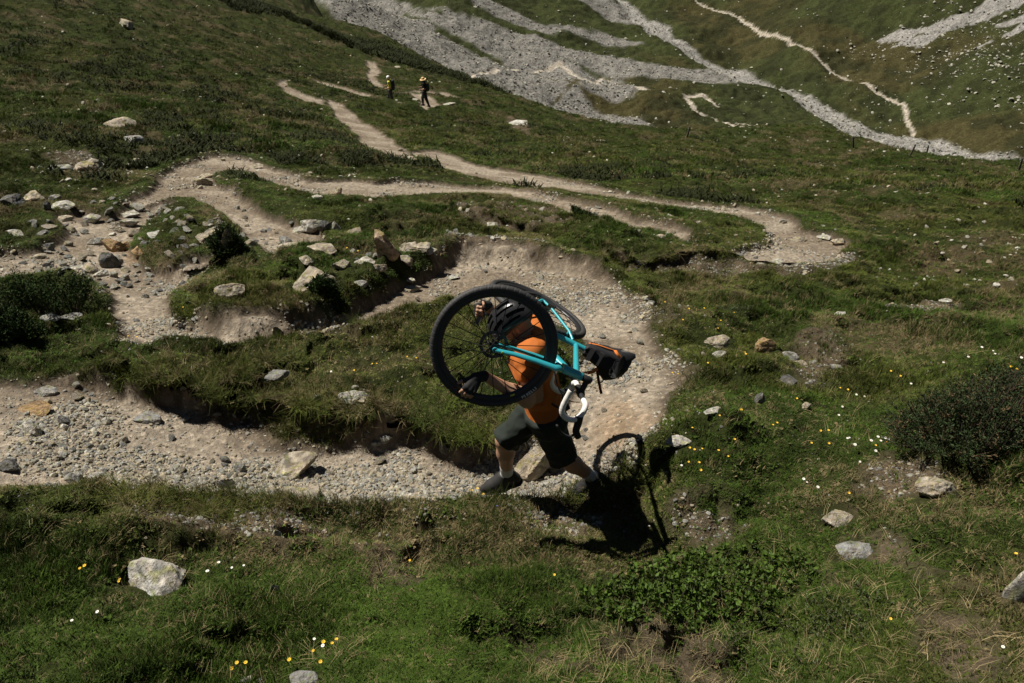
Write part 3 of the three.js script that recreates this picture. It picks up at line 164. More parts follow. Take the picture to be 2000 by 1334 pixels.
// what lies at a place of the near hillside: trail distance, bareness, lumps
const NEAR = {};
const bearing = (i) => i < 80 ? mix(-76, -33, i / 80) * RAD : i <= 879 ? mix(-33, 33, (i - 80) / 799) * RAD : mix(33, 76, (i - 879) / 80) * RAD;
const column = (a) => { a /= RAD; return a < -33 ? (a + 76) / 43 * 80 : a <= 33 ? 80 + (a + 33) / 66 * 799 : 879 + (a - 33) / 43 * 80; };
{
  const NA = 960, radii = radiiOf([[1.5, 2.2, 16], [2.2, 12, 370], [12, 26, 190], [26, 60, 110], [60, 240, 90]]), NR = radii.length, N = NA * NR;
  Object.assign(NEAR, { NA, radii, NR, X: new Float32Array(N), Y: new Float32Array(N), Z: new Float32Array(N), trail: new Float32Array(N), bare: new Float32Array(N), lift: new Float32Array(N), ochre: new Float32Array(N), rub: new Float32Array(N), hang: new Float32Array(N) });
  for (let j = 0; j < NR; j++) {
    const r = radii[j], s = Math.log(r), fine = sstep(45, 12, r);
    for (let i = 0; i < NA; i++) {
      const a = bearing(i), k = j * NA + i, x = r * Math.sin(a), z = -r * Math.cos(a);
      const wob = (fbm(x * 1.3, z * 1.3, 3, 5) - 0.5) * Math.min(0.5, 0.12 + r * 0.01) + (fbm(x * 6, z * 6, 2, 9) - 0.5) * 0.14;
      let td = 2, sink = 0, up = 0, lip = 0, br = 2, rub = 2, oc = 2;
      for (const t of trails) { const d = sdist(t, a, s, r, 2) + wob; if (d < td) { td = d; sink = t.sink; } }
      td -= 0.13 * sstep(11, 16, r) * sstep(34, 26, r);
      for (const t of raised) { const d = sdist(t, a, s, r, 1) + wob * 0.7; if (d < 0) { up += t.h * sstep(0, t.w, -d); lip = Math.max(lip, t.lip * sstep(0.45 * t.w, 0.85 * t.w, -d) * sstep(t.w + 0.4, t.w + 0.05, -d)); } }
      for (const t of bare) { const d = sdist(t, a, s, r, 1.2) + wob * 1.6; if (t.k === 'earth') br = Math.min(br, d); else rub = Math.min(rub, d); }
      for (const t of ochre) oc = Math.min(oc, sdist(t, a, s, r, 1) + wob * 1.5);
      // turf hummocks, finer lumps; trails are worn smooth
      const turf = sstep(-0.03, mix(0.22, 1.3, sstep(9, 16, r)), td), big = (fbm(x * 0.22, z * 0.22, 3, 41) - 0.5) * Math.min(1.8, 0.02 * r) * sstep(75, 22, r), hum = (fbm(x * 1.1, z * 1.1, 4, 51) - 0.5) * (0.34 + 0.006 * r), lump = (fbm(x * 4.2, z * 4.2, 3, 61) - 0.5) * 0.16 * (0.4 + 0.6 * fine);
      const pit = -0.13 * sstep(0.57, 0.7, fbm(x * 2.3, z * 2.3, 3, 65)) * sstep(30, 10, r);
      const gut = (fbm(x * 2.5, z * 2.5, 3, 71) - 0.5) * 0.06 + (fbm(x * 11, z * 11, 2, 73) - 0.5) * 0.028 * fine;
      const rim = Math.exp(-(((td - 0.12) / 0.16) ** 2)) * 0.05 * sstep(30, 8, r);
      let y = EYE + r * nearT(a, s) + big + up + turf * (hum + lump + pit) + (1 - turf) * gut * 1.0 + rim - sink * sstep(0.03, -0.1, td);
      const hang = 1 - lip * 1.5 * sstep(0.36, 0.62, fbm(x * 1.9, z * 1.9, 3, 131)) * (0.75 + 0.5 * noise2(x * 5, z * 5, 133)) / r; // turf hangs over the eroded bank
      NEAR.hang[k] = hang; NEAR.X[k] = x * hang; NEAR.Y[k] = y; NEAR.Z[k] = z * hang; NEAR.trail[k] = td; NEAR.rub[k] = rub; NEAR.lift[k] = up; NEAR.ochre[k] = oc;
      NEAR.bare[k] = Math.min(br, rub);
    }
  }
}
function sampleNear(x, z, f) {
  const r = Math.hypot(x, z), a = Math.atan2(x, -z), R = NEAR.radii; let lo = 0, hi = R.length - 1;
  if (r <= R[0] || r >= R[hi]) return null;
  while (hi - lo > 1) { const m = lo + hi >> 1; if (R[m] <= r) lo = m; else hi = m; }
  const v = (r - R[lo]) / (R[hi] - R[lo]), u0 = clamp(column(a), 0, NEAR.NA - 1.001), i = Math.floor(u0), u = u0 - i, k = lo * NEAR.NA + i;
  const g = (A) => (A[k] * (1 - u) + A[k + 1] * u) * (1 - v) + (A[k + NEAR.NA] * (1 - u) + A[k + NEAR.NA + 1] * u) * v;
  return Array.isArray(f) ? f.map(g) : g(f);
}
const groundY = (x, z) => sampleNear(x, z, NEAR.Y);

// ---------------------------------------------------------------- near hillside and its trails as two meshes that share their border
const groundCol = (x, z, r, td, br, oc, dry, out) => {
  // soil under the turf, brown earth, stony dirt
  const n1 = fbm(x * 0.35, z * 0.35, 4, 81), n2 = fbm(x * 2.2, z * 2.2, 4, 83), n3 = fbm(x * 14, z * 14, 2, 85), n4 = noise2(x * 34, z * 34, 87);
  let R = 0.027 * (0.55 + 0.9 * n2), G = 0.034 * (0.55 + 0.9 * n2), B = 0.0095 * (0.55 + 0.9 * n2);
  const db = sstep(0.52, 0.66, n1) * 0.6; R = mix(R, R * 1.25, db); G = mix(G, G * 0.95, db);
  if (dry > 0) { R = mix(R, 0.10, dry); G = mix(G, 0.075, dry); B = mix(B, 0.045, dry); }
  const e = sstep(0.12, -0.1, br) * (0.5 + 0.5 * n2); R = mix(R, 0.12, e); G = mix(G, 0.09, e); B = mix(B, 0.062, e);
  const t = sstep(0.03, -0.07, td);
  if (t > 0) {
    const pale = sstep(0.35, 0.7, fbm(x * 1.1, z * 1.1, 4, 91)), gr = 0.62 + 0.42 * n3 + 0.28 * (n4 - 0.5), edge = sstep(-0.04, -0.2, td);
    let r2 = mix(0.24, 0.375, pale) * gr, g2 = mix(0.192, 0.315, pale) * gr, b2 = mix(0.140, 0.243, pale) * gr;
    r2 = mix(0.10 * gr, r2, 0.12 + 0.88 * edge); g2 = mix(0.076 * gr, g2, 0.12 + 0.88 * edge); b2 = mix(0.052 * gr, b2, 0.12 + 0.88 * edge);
    const o = sstep(0.1, -0.3, oc) * (0.35 + 0.65 * n2); r2 = mix(r2, 0.31 * gr, o * 0.9); g2 = mix(g2, 0.20 * gr, o * 0.9); b2 = mix(b2, 0.108 * gr, o * 0.9);
    R = mix(R, r2, t); G = mix(G, g2, t); B = mix(B, b2, t);
  }
  out[0] = R; out[1] = G; out[2] = B;
};
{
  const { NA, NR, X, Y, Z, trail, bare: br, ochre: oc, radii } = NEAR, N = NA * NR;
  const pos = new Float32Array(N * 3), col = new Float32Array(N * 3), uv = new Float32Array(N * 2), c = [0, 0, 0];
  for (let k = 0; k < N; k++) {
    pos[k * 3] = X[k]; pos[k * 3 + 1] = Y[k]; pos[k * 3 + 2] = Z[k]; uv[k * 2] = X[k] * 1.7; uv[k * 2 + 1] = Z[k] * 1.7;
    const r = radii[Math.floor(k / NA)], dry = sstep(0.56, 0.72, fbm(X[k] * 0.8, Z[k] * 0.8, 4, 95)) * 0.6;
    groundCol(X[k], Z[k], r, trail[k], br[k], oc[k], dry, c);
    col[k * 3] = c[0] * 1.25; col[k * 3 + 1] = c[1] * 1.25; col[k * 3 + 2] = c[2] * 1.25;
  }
  const idx = [], idt = [];
  for (let j = 0; j < NR - 1; j++) for (let i = 0; i < NA - 1; i++) {
    const a = j * NA + i, b = a + 1, d = a + NA, e = d + 1;
    const t = trail[a] + trail[b] + trail[d] + trail[e] < 0 ? idt : idx;
    if ((i + j) & 1) t.push(a, b, d, b, e, d); else t.push(a, b, e, a, e, d);
  }
    // normals from the whole sheet so that the two meshes meet without a seam
  const nor = new Float32Array(N * 3);
  for (let j = 0; j < NR; j++) for (let i = 0; i < NA; i++) {
    const k = j * NA + i, l = i ? k - 1 : k, r = i < NA - 1 ? k + 1 : k, d = j ? k - NA : k, u = j < NR - 1 ? k + NA : k;
    const ax = X[r] - X[l], ay = Y[r] - Y[l], az = Z[r] - Z[l], bx = X[u] - X[d], by = Y[u] - Y[d], bz = Z[u] - Z[d];
    let nx = ay * bz - az * by, ny = az * bx - ax * bz, nz = ax * by - ay * bx; const s = (ny < 0 ? -1 : 1) / Math.hypot(nx, ny, nz);
    nor[k * 3] = nx * s; nor[k * 3 + 1] = ny * s; nor[k * 3 + 2] = nz * s;
  }
  NEAR.nor = nor;
  const make = (list, name, label, m) => {
    const map = new Int32Array(N).fill(-1), order = []; const id = new Uint32Array(list.length);
    for (let q = 0; q < list.length; q++) { const v = list[q]; if (map[v] < 0) { map[v] = order.length; order.push(v); } id[q] = map[v]; }
    const pick = (src, w) => { const o = new Float32Array(order.length * w); for (let q = 0; q < order.length; q++) for (let k = 0; k < w; k++) o[q * w + k] = src[order[q] * w + k]; return new THREE.BufferAttribute(o, w); };
    const g = new THREE.BufferGeometry(); g.setAttribute('position', pick(pos, 3)); g.setAttribute('normal', pick(nor, 3)); g.setAttribute('color', pick(col, 3)); g.setAttribute('uv', pick(uv, 2)); g.setIndex(new THREE.BufferAttribute(id, 1));
    const o = new THREE.Mesh(g, m); o.name = name; o.userData.kind = 'structure'; o.userData.label = label; o.receiveShadow = o.castShadow = true; scene.add(o);
  };
  make(idx, 'hillside', 'grassy mountain hillside falling away from the viewer', new THREE.MeshPhysicalMaterial({ specularIntensity: 0.15, vertexColors: true, roughness: 1, map: grainA, bumpMap: grainA, bumpScale: 0.03, side: THREE.DoubleSide }));
  make(idt, 'dirt_trail', 'stony dirt trail winding down the hillside in switchbacks', new THREE.MeshPhysicalMaterial({ specularIntensity: 0.3, vertexColors: true, roughness: 0.95, map: grainB, bumpMap: grainB, bumpScale: 0.02, side: THREE.DoubleSide }));
}
console.log('near terrain');

const FAR = {};
// ---------------------------------------------------------------- far valley: green slopes, scree, stream bed, thin paths
{
  const NA = 640, A0 = -42 * RAD, A1 = 42 * RAD, radii = radiiOf([[95, 150, 36], [150, 340, 290], [340, 620, 24]]), NR = radii.length, N = NA * NR;
  const pos = new Float32Array(N * 3), col = new Float32Array(N * 3), uv = new Float32Array(N * 2), cls = new Uint8Array(N);
  for (let j = 0; j < NR; j++) {
    const r = radii[j], s = Math.log(r);
    for (let i = 0; i < NA; i++) {
      const a = A0 + (A1 - A0) * i / (NA - 1), k = j * NA + i, x = r * Math.sin(a), z = -r * Math.cos(a);
      const wob = (fbm(x * 0.09, z * 0.09, 4, 15) - 0.5) * 9 + (fbm(x * 0.5, z * 0.5, 3, 17) - 0.5) * 3;
      let sc = 12, st = 12, tr = 12;
      for (const t of scree) sc = Math.min(sc, sdist(t, a, s, r, 12) - (x > 60 ? 0.4 : 2.2) + wob * (x > 60 ? 0.45 : 0.8));
      for (const t of streamBeds) st = Math.min(st, sdist(t, a, s, r, 12) - 1.4 + wob * 0.3);
      for (const t of farTrails) tr = Math.min(tr, sdist(t, a, s, r, 12) - t.w * 0.5 + wob * 0.04);
      // streaks of debris run down the fall line of the left slope
      const streak = fbm(x * 0.35 + z * 0.12, (z - x * 0.5) * 0.045, 4, 23), rough = fbm(x * 0.8, z * 0.8, 4, 27), mid = fbm(x * 0.06, z * 0.06, 4, 29), pat = fbm(x * 0.2, z * 0.2, 4, 33);
      const isStone = sc < 0 ? (streak > 0.13 ? 1 : 0) : 0;
      let y = EYE + r * farT(a, s) + (mid - 0.5) * 7 + (rough - 0.5) * (sc < 0 || st < 0 ? 1.0 : 1.5) - sstep(4, -3, st) * 1.6 - sstep(0.5, -0.5, tr) * 0.25;
      pos[k * 3] = x; pos[k * 3 + 1] = y; pos[k * 3 + 2] = z; uv[k * 2] = x * 0.2; uv[k * 2 + 1] = z * 0.2;
      const g = 0.62 + 0.75 * rough, dark = sstep(0.45, 0.62, pat);
      const brn = sstep(0.42, 0.62, fbm(x * 0.03, z * 0.03, 4, 45)); let R = mix(0.043, 0.058, brn) * g, G = mix(0.051, 0.051, brn) * g, B = mix(0.018, 0.021, brn) * g;
      R = mix(R, 0.026 * g, dark * 0.7); G = mix(G, 0.029 * g, dark * 0.7); B = mix(B, 0.012 * g, dark * 0.7);
      
      let kind = 0; const sp = hash(i, j, 5), gs = 0.75 + 0.5 * (rough - 0.5) + (sp - 0.5) * 0.35;
      if (isStone) { const w = sstep(0, -2.5, sc) * sstep(0.13, 0.27, streak); R = mix(R, 0.275 * gs, w); G = mix(G, 0.262 * gs, w); B = mix(B, 0.238 * gs, w); kind = w > 0.5 ? 1 : 0; }
      if (sc < 0 && x > 70) { R = 0.36 * gs; G = 0.345 * gs; B = 0.32 * gs; kind = 1; }
      if (st < 0) { const w = sstep(0, -1.2, st); R = mix(R, 0.38 * gs, w); G = mix(G, 0.365 * gs, w); B = mix(B, 0.335 * gs, w); kind = 2; }
      if (tr < 0) { const w = sstep(0.15, -0.25, tr); R = mix(R, 0.46, w); G = mix(G, 0.41, w); B = mix(B, 0.335, w); kind = 3; }
      cls[k] = kind; col[k * 3] = R * 1.25; col[k * 3 + 1] = G * 1.25; col[k * 3 + 2] = B * 1.25;
    }
  }
  const lists = [[], [], [], []];
  for (let j = 0; j < NR - 1; j++) for (let i = 0; i < NA - 1; i++) { const a = j * NA + i, b = a + 1, d = a + NA, e = d + 1, t = lists[Math.max(cls[a], cls[e])]; t.push(a, b, e, a, e, d); }
  const base = new THREE.BufferGeometry(); base.setAttribute('position', new THREE.BufferAttribute(pos, 3)); base.setIndex(new THREE.BufferAttribute(new Uint32Array(lists.flat()), 1)); base.computeVertexNormals();
  const nor = base.attributes.normal.array;
  const m = new THREE.MeshPhysicalMaterial({ specularIntensity: 0.15, vertexColors: true, roughness: 1, map: grainB, bumpMap: grainB, bumpScale: 0.25, side: THREE.DoubleSide });
  [['valley_slope', 'green slopes of the valley far below the hillside'], ['scree_slope', 'grey scree running down the far valley slopes'], ['stream_bed', 'pale gravel bed of the stream in the valley floor'], ['far_path', 'thin pale footpath across the far valley slope']].forEach(([name, label], q) => {
    const list = lists[q]; if (!list.length) return;
    const map = new Int32Array(N).fill(-1), order = [], id = new Uint32Array(list.length);
    list.forEach((v, n) => { if (map[v] < 0) { map[v] = order.length; order.push(v); } id[n] = map[v]; });
    const pick = (src, w) => { const o = new Float32Array(order.length * w); for (let n = 0; n < order.length; n++) for (let k = 0; k < w; k++) o[n * w + k] = src[order[n] * w + k]; return new THREE.BufferAttribute(o, w); };
    const g = new THREE.BufferGeometry(); g.setAttribute('position', pick(pos, 3)); g.setAttribute('normal', pick(nor, 3)); g.setAttribute('color', pick(col, 3)); g.setAttribute('uv', pick(uv, 2)); g.setIndex(new THREE.BufferAttribute(id, 1));
    const o = new THREE.Mesh(g, m); o.name = name; o.userData.kind = 'structure'; o.userData.label = label; o.receiveShadow = o.castShadow = true; scene.add(o);
  });
  FAR.pos = pos; FAR.cls = cls; FAR.NA = NA; FAR.NR = NR; FAR.radii = radii;
}
console.log('far terrain');
// ---------------------------------------------------------------- stones
const toneOf = { g: [0.29, 0.28, 0.26], w: [0.46, 0.435, 0.385], t: [0.38, 0.325, 0.25], o: [0.36, 0.235, 0.12], d: [0.13, 0.125, 0.12], r: [0.40, 0.29, 0.20] };
const stoneMats = {};
for (const k in toneOf) stoneMats[k] = new THREE.MeshStandardMaterial({ color: lin(...toneOf[k].map((c) => Math.min(0.8, c * 1.55))), vertexColors: true, roughness: 0.92, map: rockGrain, bumpMap: rockGrain, bumpScale: 0.03, side: THREE.DoubleSide });
// a broken stone: a ball cut by random planes, roughened, uv in metres
function stoneGeometry(sd, detail, w, h, dp, shape, rough = 0.05, cuts = 0) {
  reseed(sd * 7919 + 13);
  const g = mergeVertices(new THREE.IcosahedronGeometry(1, detail).deleteAttribute('uv').deleteAttribute('normal')), p = g.attributes.position, planes = [], n = cuts || (shape === 's' ? 9 : 13);
  for (let i = 0; i < n; i++) { const v = V(rr(-1, 1), rr(-0.7, 1), rr(-1, 1)).normalize(); planes.push([v, detail > 4 ? rr(0.42, 0.88) : rr(0.28, 0.74)]); }
  if (shape === 's') planes.push([V(rr(-0.15, 0.15), 1, rr(-0.15, 0.15)).normalize(), 0.5]);
  if (shape === 'w') { planes.push([V(-0.55, 0.62, 0.35).normalize(), 0.35]); planes.push([V(0.35, 0.1, 0.9).normalize(), 0.5]); }
  const q = V(0, 0, 0), col = new Float32Array(p.count * 3), off = rr(0, 99);
  for (let i = 0; i < p.count; i++) {
    q.fromBufferAttribute(p, i).normalize(); let r = 1;
    for (const [v, d] of planes) { const c = q.dot(v); if (c > 0.02) r = Math.min(r, d / c); }
    r *= 1 + (noise3(q.x * 3 + off, q.y * 3, q.z * 3, 3) - 0.5) * rough * 2.5 + (noise3(q.x * 9 + off, q.y * 9, q.z * 9, 5) - 0.5) * rough * 1.2;
    p.setXYZ(i, q.x * r, q.y * r, q.z * r);
    const c = clamp(0.62 + 0.38 * (noise3(q.x * 2.2 + off, q.y * 5, q.z * 2.2, 7) * 1.3) + (noise3(q.x * 12, q.y * 12 + off, q.z * 12, 9) - 0.5) * 0.3, 0.3, 1.05), warm = (noise3(q.x * 3, q.y * 3, q.z * 3 + off, 13) - 0.5) * 0.16;
    const li = sstep(0.62, 0.72, noise3(q.x * 4.5 + off, q.y * 4.5, q.z * 4.5 + 7, 15)), st = 1 - 0.45 * sstep(0.55, 0.75, noise3(q.x * 2 + off, q.y * 7 + 3, q.z * 2, 17)); col[i * 3] = c * (1 + warm) * st * (1 - 0.25 * li); col[i * 3 + 1] = c * st * (1 - 0.2 * li); col[i * 3 + 2] = c * (1 - warm) * st * (1 - 0.5 * li);
  }
  g.setAttribute('color', new THREE.BufferAttribute(col, 3));
  g.computeBoundingBox(); const b = g.boundingBox;
  g.translate(-(b.min.x + b.max.x) / 2, -b.min.y, -(b.min.z + b.max.z) / 2);
  g.scale(w / (b.max.x - b.min.x), h / (b.max.y - b.min.y), dp / (b.max.z - b.min.z));
  const o = toCreasedNormals(g, cuts ? 0.3 : 0.45), P = o.attributes.position, Nn = o.attributes.normal, uv = new Float32Array(P.count * 2);
  for (let i = 0; i < P.count; i += 3) {
    const ax = Math.abs(Nn.getX(i)), ay = Math.abs(Nn.getY(i)), az = Math.abs(Nn.getZ(i));
    for (let k = i; k < i + 3; k++) { const x = P.getX(k), y = P.getY(k), z = P.getZ(k), [u, v] = ay > ax && ay > az ? [x, z] : ax > az ? [z, y] : [x, y]; uv[k * 2] = u * 2.6 + off; uv[k * 2 + 1] = v * 2.6; }
  }
  o.setAttribute('uv', new THREE.BufferAttribute(uv, 2));
  return o;
}
const placed = []; let scatterFar;
D.rocks.forEach(([x, z, w, h, dp, tone, shape, label], i) => {
  const y = groundY(x, z) ?? 0, r = Math.hypot(x, z); w *= 1.12; h *= 1.1;
  const g = stoneGeometry(100 + i, w > 0.2 && r < 20 ? 11 : 6, w, h * 1.3, dp, shape, 0.06, shape === 's' ? 9 : 12);
  const m = new THREE.Mesh(g, stoneMats[tone]);
  m.position.set(x, y - h * (r > 17 ? 0.5 : 0.34), z); m.rotation.set(rr(-0.12, 0.12), shape === 'w' ? 0 : rr(-0.4, 0.4), rr(-0.14, 0.14));
  top(m, shape === 's' ? 'flat_stone' : w > 0.3 ? 'boulder' : 'stone', label, 'rock', 'rocks on the hillside');
  placed.push([x, z, w]);
});
// loose stones of the trails: the larger ones singly, the gravel as one mass
{
  const shapes = [0, 1, 2, 3, 4, 5, 6, 7].map((k) => stoneGeometry(900 + k, 4, 1, rr(0.45, 0.75), rr(0.7, 1), k % 2 ? 's' : 'b', 0.05, 11));
  const tones = ['g', 'w', 't', 'w', 't', 'w', 'g', 'g'];
  reseed(4242);
  const big = [], rub0 = (x, z) => Math.hypot(x + 5.1, z + 10.6) < 1.5 || Math.hypot(x + 6.3, z + 12.3) < 1.2 || Math.hypot(x + 1.6, z + 9.6) < 0.6;
  let guard = 0;
  while (big.length < 285 && guard++ < 60000) {
    const r = Math.sqrt(rr(3.9 * 3.9, 15 * 15)), a = rr(-34, 34) * RAD, x = r * Math.sin(a), z = -r * Math.cos(a), [td, rub] = sampleNear(x, z, [NEAR.trail, NEAR.rub]) ?? [1, 1];
    const left = rub0(x, z) ? 1 : x < 0.6 && r < 7.5 ? 0.6 : 0.14;
    if (!(td < -0.03 || rub < 0 || (rub0(x, z) && rnd() < 0.5)) || rnd() > left * (noise2(x * 0.9, z * 0.9, 77) > 0.45 ? 1 : 0.25)) continue;
    if (x > -0.45 && x < 0.75 && r < 4.9 && td > -0.5) { if (rnd() > 0.25) continue; }
    const heap = rub0(x, z), w = rr(0.04, 0.075) * (rnd() < 0.22 ? 1.5 : 1) * (1 + Math.max(0, r - 8) * 0.09) * (heap ? 1.5 : 1);
    if (placed.some(([px, pz, pw]) => Math.hypot(px - x, pz - z) < (pw + w) * 0.5)) continue;
    placed.push([x, z, w]); big.push([x, z, w, r, td]);
  }
  for (const [x, z, w, r, td] of big) {
    const k = Math.floor(rnd() * 8), tone = tones[Math.floor(rnd() * 8)], m = new THREE.Mesh(shapes[k], stoneMats[tone]);
    m.scale.set(w, w * rr(0.8, 1.2), w); m.position.set(x, groundY(x, z) - w * 0.14, z); m.rotation.set(rr(-0.3, 0.3), rr(0, 6.28), rr(-0.3, 0.3));
    const where = r < 7.6 && x < -2.2 ? 'in the near trail gravel towards the left picture edge' : r < 7.6 && x < 0.2 ? 'in the near trail gravel left of the leading foot' : r < 10.5 && x > 0.2 ? 'around the trail bend behind the rider' : rub0(x, z) ? 'in the rubble heap at the left bend' : x < -3.2 ? 'on the trail at the left bend' : r < 11.5 ? 'on the middle trail below the rock pile' : x > 3 ? 'at the far right hairpin of the upper trail' : 'on the upper trail legs', big2 = (w > 0.13 ? 'larger ' : w > 0.08 ? 'middling ' : 'small ') + { g: 'grey', w: 'pale', t: 'tan' }[tone];
    top(m, 'loose_stone', big2 + ' loose angular stone ' + where, 'stone', big2 + ' loose stones ' + where);
  }
  const scatter = (name, label, list, tone) => {
    shapes.slice(0, 4).forEach((g, q) => {
      const sub = list.filter((_, i) => i % 4 === q); if (!sub.length) return;
      const gg = stoneGeometry(950 + q + tone * 10, 2, 1, 0.6, 0.85, q % 2 ? 's' : 'b', 0.03, 9), im = new THREE.InstancedMesh(gg, new THREE.MeshStandardMaterial({ vertexColors: true, roughness: 0.95, side: THREE.DoubleSide }), sub.length), o = new THREE.Object3D(), c = new THREE.Color();
      sub.forEach(([x, y, z, w, t], i) => { o.position.set(x, y - w * 0.15, z); o.rotation.set(rr(-0.5, 0.5), rr(0, 6.28), rr(-0.5, 0.5)); o.scale.set(w, w * rr(0.6, 1.2), w * rr(0.7, 1.2)); o.updateMatrix(); im.setMatrixAt(i, o.matrix); const [R, G, B] = toneOf[t], f = rr(0.7, 1.2); im.setColorAt(i, c.setRGB(R * f, G * f, B * f)); });
      im.name = numbered(name); im.userData.kind = 'stuff'; im.userData.label = label; im.castShadow = im.receiveShadow = true; scene.add(im);
    });
  };
  scatterFar = (name, label, list) => scatter(name, label, list, 2);
  const grav = [], pick = () => { const t = rnd(); return t < 0.3 ? 'g' : t < 0.45 ? 'w' : t < 0.97 ? 't' : 'd'; };
  guard = 0;
  while (grav.length < 62000 && guard++ < 900000) {
    const r = 3.6 * Math.pow(22 / 3.6, Math.pow(rnd(), 0.9)), a = rr(-40, 36) * RAD, x = r * Math.sin(a), z = -r * Math.cos(a), q = sampleNear(x, z, [NEAR.trail, NEAR.rub, NEAR.bare, NEAR.Y, NEAR.hang]); if (!q || q[4] < 0.995) continue;
    const [td, rub, br, y] = q, cl = fbm(x * 1.2, z * 1.2, 3, 19), left = x < 0 && r < 7.6;
    let p = td < 0.04 ? (left ? 0.14 + 0.86 * sstep(0.46, 0.62, cl) : 0.07 + 0.7 * sstep(0.53, 0.7, cl)) : rub < 0 ? 0.6 : br < 0 ? 0.22 : td < 0.3 ? 0.06 : 0.012;
    if (rnd() > p) continue;
    const w = (0.004 + 0.024 * Math.pow(rnd(), 3.0) + (cl > 0.5 ? 0.036 * Math.pow(rnd(), 6) : 0)) * (1 + r * 0.035) * (rub < 0 ? 1.4 : 1);
    grav.push([x, y, z, w * (td > 0.04 ? 0.7 : 1), td > 0.04 ? (rnd() < 0.6 ? 'g' : rnd() < 0.7 ? 't' : 'd') : pick()]);
  }
  scatter('gravel', 'pale gravel strewn over the trail', grav, 0);
  // pale stones dotted over the farther meadow and the far slopes
  const pale = []; guard = 0;
  while (pale.length < 2600 && guard++ < 200000) {
    const r = 11 * Math.pow(8, rnd()), a = rr(-34, 34) * RAD, x = r * Math.sin(a), z = -r * Math.cos(a), q = sampleNear(x, z, [NEAR.trail, NEAR.Y]); if (!q) continue;
    if (rnd() > sstep(0.45, 0.7, fbm(x * 0.25, z * 0.25, 3, 43)) + 0.12) continue;
    pale.push([x, q[1], z, (0.02 + 0.07 * Math.pow(rnd(), 3)) * (1 + r * 0.022), rnd() < 0.5 ? 'w' : 't']);
  }
  scatter('meadow_stones', 'small pale stones dotted over the farther meadow', pale, 1);
}
{
  const list = []; reseed(31);
  const { pos, cls, NA, NR, radii } = FAR;
  for (let n = 0; n < 240000 && list.length < 24000; n++) {
    const j = Math.floor(40 + rnd() * 330), i = Math.floor(NA * rr(0.12, 0.88)), k = j * NA + i, x = pos[k * 3], z = pos[k * 3 + 2], c = cls[k], r = Math.hypot(x, z);
    const blocky = x > 78 ? sstep(0.36, 0.7, fbm(x * 0.05, z * 0.05, 3, 211)) * sstep(78, 120, x) : 0;
    const p = c === 1 ? 0.6 : c === 2 ? 0.7 : c === 3 ? 0 : 0.010 + blocky * 0.3;
    if (rnd() > p) continue;
    const big = Math.pow(rnd(), 5);
    list.push([x + rr(-0.3, 0.3), pos[k * 3 + 1], z + rr(-0.4, 0.4), (c ? 0.16 + 0.6 * big : 0.25 + 0.9 * big), c === 0 ? 'w' : rnd() < 0.55 ? 'g' : rnd() < 0.6 ? 'w' : 'd']);
  }
  scatterFar('far_rubble', 'grey boulders and rubble on the far slopes', list);
}
console.log('stones');
// ---------------------------------------------------------------- turf: tufts of bent blades
function tuft(blades, spread, sd, wide, lean) {
  reseed(sd); const pos = [], nor = [], idx = [];
  for (let b = 0; b < blades; b++) {
    const a = rr(0, 6.283), d = spread * Math.sqrt(rnd()), x = d * Math.cos(a), z = d * Math.sin(a), h = rr(0.45, 1), th = rr(0, 6.283), l = lean * rr(0.3, 1) * h, w = wide * rr(0.6, 1.2), cx = Math.cos(th), cz = Math.sin(th), k = pos.length / 3;
    for (let s = 0; s <= 2; s++) {
      const t = s / 2, bx = x + cx * l * t * t, bz = z + cz * l * t * t, by = h * (t - 0.18 * t * t * lean), ww = w * (1 - 0.82 * t) * 0.5;
      pos.push(bx - cz * ww, by, bz + cx * ww, bx + cz * ww, by, bz - cx * ww);
      for (let q = 0; q < 2; q++) nor.push(cx * 0.55, 0.85, cz * 0.55);
    }
    idx.push(k, k + 1, k + 3, k, k + 3, k + 2, k + 2, k + 3, k + 5, k + 2, k + 5, k + 4);
  }
  const g = new THREE.BufferGeometry(); g.setAttribute('position', new THREE.Float32BufferAttribute(pos, 3)); g.setAttribute('normal', new THREE.Float32BufferAttribute(nor, 3)); g.setIndex(idx); g.computeVertexNormals(); return g;
}
const bladeMat = new THREE.MeshPhysicalMaterial({ color: 0xffffff, roughness: 0.8, specularIntensity: 0.25, transmission: 0.14, thickness: 0, side: THREE.DoubleSide });
const turfColour = (x, z, c, dryness) => {
  if (dryness < -1.5) { const q = rr(0.7, 1.3); return c.setRGB(0.34 * q, 0.27 * q, 0.14 * q); }
  if (dryness < -0.5) { const q = rr(0.5, 1.3); return c.setRGB(0.030 * q, 0.037 * q, 0.010 * q); }
  const n = fbm(x * 0.5, z * 0.5, 3, 101), m = fbm(x * 2.6, z * 2.6, 2, 103), f = rr(0.6, 1.4) * (0.5 + 1.0 * m);
  if (rnd() < dryness) { const q = rr(0.7, 1.25); return c.setRGB(0.19 * q, 0.15 * q, 0.075 * q); }
  const warm = sstep(0.4, 0.65, n);
  return c.setRGB(mix(0.046, 0.078, warm) * f, mix(0.078, 0.094, warm) * f, mix(0.010, 0.017, warm) * f);
};
